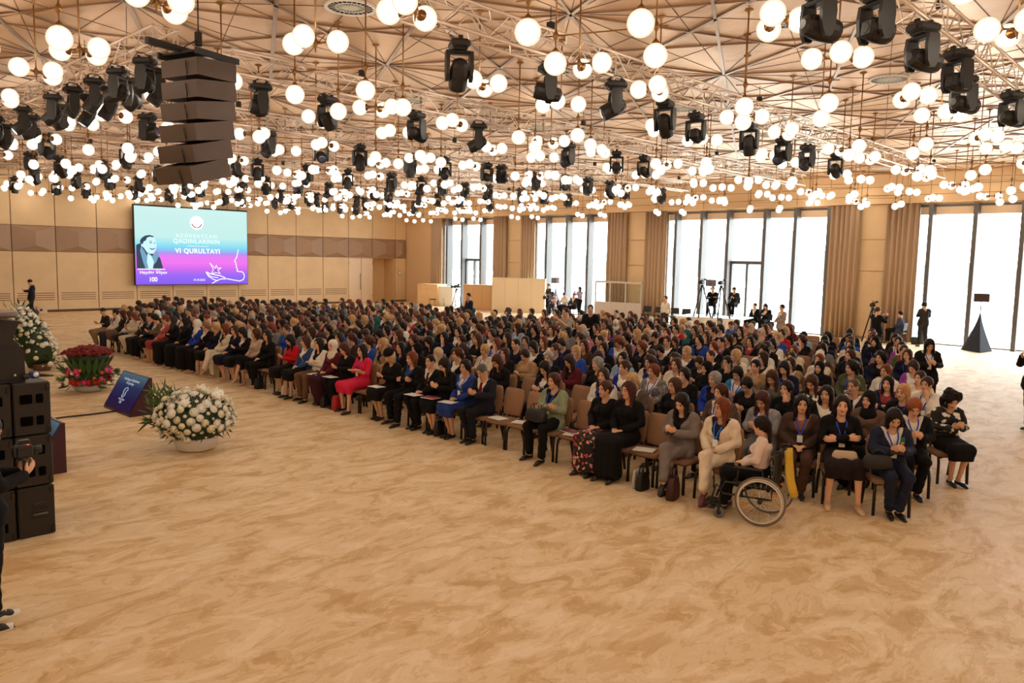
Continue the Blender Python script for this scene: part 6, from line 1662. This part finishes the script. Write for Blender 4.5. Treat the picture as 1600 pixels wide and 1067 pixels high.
def sitter(x, y, floor_z, rz, pn, tc, lb, hair='crop', hcol=HD, male=True, bc=BLK, top='jacket', **k):
    person(x, y, rz, pn, top, tc, 'trousers', bc, hair, hcol, lb, lod=1, z=floor_z, male=male, **k)
def black_chair(x, y, z, rz, lab):
    t = thing('black_chair', lab, 'chair', (x, y, z), rz, 'black visitor chairs by the windows')
    MB().box((0, 0, .45), (.44, .46, .05), None, .015).build('seat', M_blk, t); MB().box((-.22, 0, .72), (.04, .44, .30), Matrix.Rotation(-.12, 3, 'Y'), .015).build('backrest', M_blk, t)
    for s in (1, -1):
        MB().tube([(.2, .2*s, .44), (.22, .22*s, 0)], .012, 5).build('leg', M_leg, t); MB().tube([(-.2, .2*s, .75), (-.2, .21*s, .44), (-.24, .22*s, 0)], .012, 5).build('leg', M_leg, t)
def tripod(x, y, z0, h_, lab, rz=0, cam_=True):
    t = thing('tripod_camera', lab, 'video camera', (x, y, z0), rz, 'broadcast cameras on tripods')
    for k in range(3):
        a = 2*PI*k/3; MB().tube([(.06*math.cos(a), .06*math.sin(a), h_), (.45*math.cos(a), .45*math.sin(a), .0)], .028, 6).build('leg', M_leg, t)
    MB().box((0, 0, h_+.05), (.12, .12, .12), None, .02).tube([(0, 0, h_+.05), (-.4, .1, h_-.12)], .01, 5).build('pan_head', M_blk, t)
    if cam_:
        MB().box((0, 0, h_+.22), (.36, .14, .18), None, .02).box((-.22, 0, h_+.2), (.1, .1, .1), None, .01).build('camera_body', M_blk, t)
        MB().lathe([(.045, 0), (.06, .05), (.07, .16), (.085, .22)], 14, Matrix.Rotation(PI/2, 4, 'Y'), (.18, 0, h_+.22)).build('lens', M_blk2, t)
        MB().box((-.05, .12, h_+.34), (.1, .12, .08), None, .01).tube([(-.1, 0, h_+.31), (-.05, 0, h_+.38), (.12, 0, h_+.38), (.16, 0, h_+.31)], .012, 5).build('viewfinder', M_blk, t)
# platform with white skirt
pr0 = pix(1057, 512, .1); PX = 31.6
a = pix(1056, 494, .75); b = pix(1160, 500, .75)
pf = thing('camera_platform', 'low camera platform with a white pleated skirt before the big window', 'platform', ((a.x+b.x)/2+.3, (a.y+b.y)/2+.2, 0), math.atan2(b.y-a.y, b.x-a.x))
L_ = (b-a).length
MB().bx((-L_/2, -.1, .70), (L_/2, 1.9, .75)).build('deck', M_white, pf)
vs = []; fs = []; n = 90
for i in range(n+1):
    xx = -L_/2+L_*i/n; vs += [(xx, -.12-.02*math.sin(i*1.9), .01), (xx, -.12-.012*math.sin(i*1.9), .70)]
for i in range(n): fs.append((2*i, 2*i+2, 2*i+3, 2*i+1))
o = MB().add(vs, fs, True).build('skirt', mat('skirt_cloth', rgb(238, 226, 208), .85), pf); sd = o.modifiers.new('t', 'SOLIDIFY'); sd.thickness = .01
for q, (px_, py_, lb) in enumerate(((1092, 497, 'video camera on a silver tripod, left one on the white-skirted platform'), (1122, 499, 'video camera on a tripod between the two men on the platform'))):
    p = pix(px_, py_, .75); tripod(p.x+.5, p.y+.2, .75, 1.35, lb, PI+.3)
p = pix(1112, 492, .78); black_chair(p.x, p.y, .75, PI+.4, 'black chair of the left man on the camera platform'); sitter(p.x, p.y, .75, PI+.4, 'fold', BLK, 'man in black seated on the platform, the left one', top='sweater')
p = pix(1146, 493, .78); black_chair(p.x, p.y, .75, PI+.2, 'black chair of the right man on the camera platform'); sitter(p.x, p.y, .75, PI+.2, 'phone', lc(44, 42, 46), 'man in dark grey seated on the platform looking at his hands', top='sweater')
for q, (px_, py_, rz_, lb, tc, hr, ml) in enumerate(((1178, 508, PI-.3, 'man in a black suit seated right of the platform', BLK, 'crop', True), (1196, 510, PI, 'woman in black seated beside the suited man at the window', BLK, 'long', False),
        (1404, 532, PI*.5, 'man in a white and navy top seated at the pier, back turned', lc(60, 66, 88), 'crop', True), (882, 484, PI, 'man in a white shirt and black waistcoat seated by the far window', WHT, 'crop', True), (896, 484, PI, 'second seated technician by the far window, dark vest', lc(60, 56, 60), 'crop', True), (864, 483, PI, 'person in a pink shirt seated behind the small white desk', lc(210, 170, 165), 'short', False))):
    p = clampx(pix(px_, py_, 0)); black_chair(p.x, p.y, 0, rz_, 'black chair under the %s' % lb.split(' seated')[0]); sitter(p.x, p.y, 0, rz_, 'phone' if q % 2 else 'lap', tc, lb, hr, HD, ml)
for px_, py_, lb in ((678, 478, 'black empty chair nearer the wooden counter'), (692, 478, 'black empty chair nearer the broadcast camera'), (1009, 502, 'black empty chair next to the interpreter booth'), (1028, 505, 'second black empty chair right of the booth'), (1052, 508, 'black empty chair right of the man in white'), (1070, 508, 'black empty chair against the platform skirt')):
    p = clampx(pix(px_, py_, 0)); black_chair(p.x, p.y, 0, PI*1.1, lb)
p = pix(713, 486, 0); tripod(p.x, p.y, 0, 1.25, 'broadcast camera on a tripod left of the burly man', PI)
p = pix(1364, 536, 0); tripod(p.x+.3, p.y+.2, 0, 1.35, 'video camera on a tripod worked by the cameraman in a waistcoat', PI+.2)
p = pix(858, 512, 0); tripod(p.x, p.y, 0, 1.2, 'video camera on a tripod beside the bearded photographer', PI)
# monitor stands and the skirted loudspeaker
def stand_speaker(px_, py_, h_, skirt, lab, bw=.5, bh=.34):
    p = pix(px_, py_, 0); t = thing('speaker_stand', lab, 'stand', (p.x, p.y, 0), PI+.35, 'tripod stands with small speakers by the windows')
    MB().tube([(0, 0, .3), (0, 0, h_)], .018, 8).build('pole', M_blk, t)
    MB().box((0, 0, h_+bh/2), (.22, bw, bh), None, .02).build('speaker_box', mat('speaker_plum', rgb(58, 36, 36), .5), t)
    for k in range(3): a = 2*PI*k/3; MB().tube([(0, 0, .55), (.5*math.cos(a), .5*math.sin(a), 0.01)], .012, 5).build('leg', M_leg, t)
    if skirt:
        q = 3; base = [(.62*math.cos(2*PI*k/q), .62*math.sin(2*PI*k/q)) for k in range(q)]; vs = []; fs = []; n = 24
        for j in range(6):
            f = j/5; rr = (1-f)**1.25
            for k in range(n):
                e = k/n*q; i0 = int(e); fr_ = e-i0; bx_ = base[i0][0]*(1-fr_)+base[(i0+1) % q][0]*fr_; by_ = base[i0][1]*(1-fr_)+base[(i0+1) % q][1]*fr_
                vs.append((bx_*(rr*.97+.03), by_*(rr*.97+.03), .01+f*1.45))
        for j in range(5):
            for k in range(n): k2 = (k+1) % n; fs.append((j*n+k, j*n+k2, (j+1)*n+k2, (j+1)*n+k))
        MB().add(vs, fs, True).build('skirt', mat('skirt_navy', rgb(24, 28, 44), .8), t)
stand_speaker(1527, 549, 1.9, True, 'small dark speaker on a stand draped in a black triangular skirt', .52, .32)
stand_speaker(867, 487, 1.75, True, 'small dark speaker on a black-skirted stand by the far window', .5, .34)
stand_speaker(1108, 505, 1.95, False, 'dark monitor on a pole behind the platform cameras', .55, .36)
p = pix(1430, 538, 0); t = thing('equipment_case', 'small black equipment case on the floor beside the man at the window', 'case', (p.x, p.y, 0), .2)
MB().box((0, 0, .16), (.36, .3, .3), None, .02).build('body', M_blk, t); MB().tube([(-.1, 0, .31), (-.08, 0, .36), (.08, 0, .36), (.1, 0, .31)], .01, 6).build('handle', M_chrome, t)
p = pix(32, 494, 0); t = thing('kit_bag', 'black soft kit bags dumped on the floor behind the standing man', 'bag', (p.x, p.y, 0), .1)
MB().ball((0, 0, .12), (.75, .28, .13), 16, 8).build('body', M_blk, t); MB().ball((.45, -.08, .16), (.35, .22, .17), 14, 8).build('pouch', M_blk, t); MB().tube([(-.5, 0, .2), (-.3, -.1, .32), (0, 0, .22), (.3, -.1, .33), (.5, 0, .25)], .02, 6).build('strap', M_blk, t)
p = pix(65, 491, 0); t = thing('junction_box', 'small cream box with sockets on the floor against the back wall', 'box', (p.x, p.y, 0), .05)
MB().box((0, 0, .2), (.45, .25, .38), None, .02).build('body', mat('cream_box', rgb(214, 190, 160), .5), t); MB().box((-.05, -.13, .22), (.12, .01, .1)).build('socket', M_blk, t)
# wooden counters and partitions in the far corner
def cab(px0, px1, pyb, ztop, lab, nm, dpt, doors, mt, zy=None):
    a = pix(px0, pyb, 0); b = pix(px1, pyb+(px1-px0)*.045, 0); d = (b-a); L_ = d.length; rz_ = math.atan2(d.y, d.x)
    t = thing(nm, lab, 'cabinet', (a.x, a.y, 0), rz_)
    MB().bx((0, 0, 0), (L_, dpt, ztop-.03)).build('carcass', mt, t); MB().bx((-.02, -.03, ztop-.03), (L_+.02, dpt, ztop)).build('top', mt, t)
    for k in range(doors):
        x0 = L_*k/doors; MB().bx((x0+.012, -.02, .06), (x0+L_/doors-.012, 0, ztop-.05), .004).build('door', mt, t)
    return t
cab(652, 683, 477, 1.42, 'pale wood counter near the entrance wall with cups on top', 'wooden_counter', 1.4, 2, M_wood)
cab(684, 707, 478, 1.30, 'white glazed panel box right of the wood counter', 'white_counter', .4, 1, M_white)
cab(724, 768, 483, 1.55, 'pale wood cabinet behind the burly man', 'wood_cabinet', .8, 3, mat('orange_wood', rgb(214, 172, 122), .5))
cab(768, 851, 486, 2.05, 'tall cream folding partition left of the small white desk', 'cream_partition', .15, 4, mat('cream_panel', rgb(240, 222, 190), .35))
# interpreter booth
a = pix(929, 497, 0); b = pix(1000, 502, 0); d = b-a; L_ = d.length
bt = thing('interpreter_booth', 'grey framed interpreter booth with glazed fronts before the curtain', 'booth', (a.x, a.y, 0), math.atan2(d.y, d.x))
M_bg = mat('booth_grey', rgb(206, 196, 190), .5)
for k in range(3):
    x0 = L_*k/3; MB().bx((x0+.03, 0, .05), (x0+L_/3-.03, .03, .95)).build('lower_panel', M_bg, bt); MB().bx((x0+.03, .01, .97), (x0+L_/3-.03, .02, 1.95)).build('pane', M_glass, bt)
for k in range(4): MB().bx((L_*k/3-.035, -.01, 0), (L_*k/3+.035, .05, 2.05)).bx((L_*k/3-.035, 1.35, 0), (L_*k/3+.035, 1.4, 2.05)).build('post', M_bg, bt)
MB().bx((-.03, -.02, 1.98), (L_+.03, .06, 2.08)).bx((-.03, 1.34, 1.98), (L_+.03, 1.4, 2.08)).bx((-.04, 0, 1.98), (.03, 1.4, 2.08)).bx((L_-.03, 0, 1.98), (L_+.03, 1.4, 2.08)).build('top_rail', M_bg, bt)
MB().bx((0, 1.36, .05), (L_, 1.38, 1.0)).build('back_panel', M_bg, bt); MB().bx((L_, 0, .05), (L_+.02, 1.36, 1.98)).build('side_panel', mat('booth_white', rgb(232, 240, 240), .4), bt); MB().bx((0, .1, .72), (L_, .6, .75)).build('desk', M_bg, bt)
for k, q in enumerate(('left', 'middle', 'right')):
    pp = bt.matrix_world if False else None
    c = Vector((a.x, a.y))+Vector((d.x, d.y)).normalized()*L_*(k+.5)/3+Vector((-d.y, d.x)).normalized()*.95
    black_chair(c.x, c.y, 0, math.atan2(d.y, d.x)-PI/2, 'black chair inside the %s bay of the interpreter booth' % q)
    if k != 1: sitter(c.x, c.y, 0, math.atan2(d.y, d.x)-PI/2, 'lap', BLK, 'interpreter in black seated in the %s bay of the booth' % q, hair='bob', male=False)
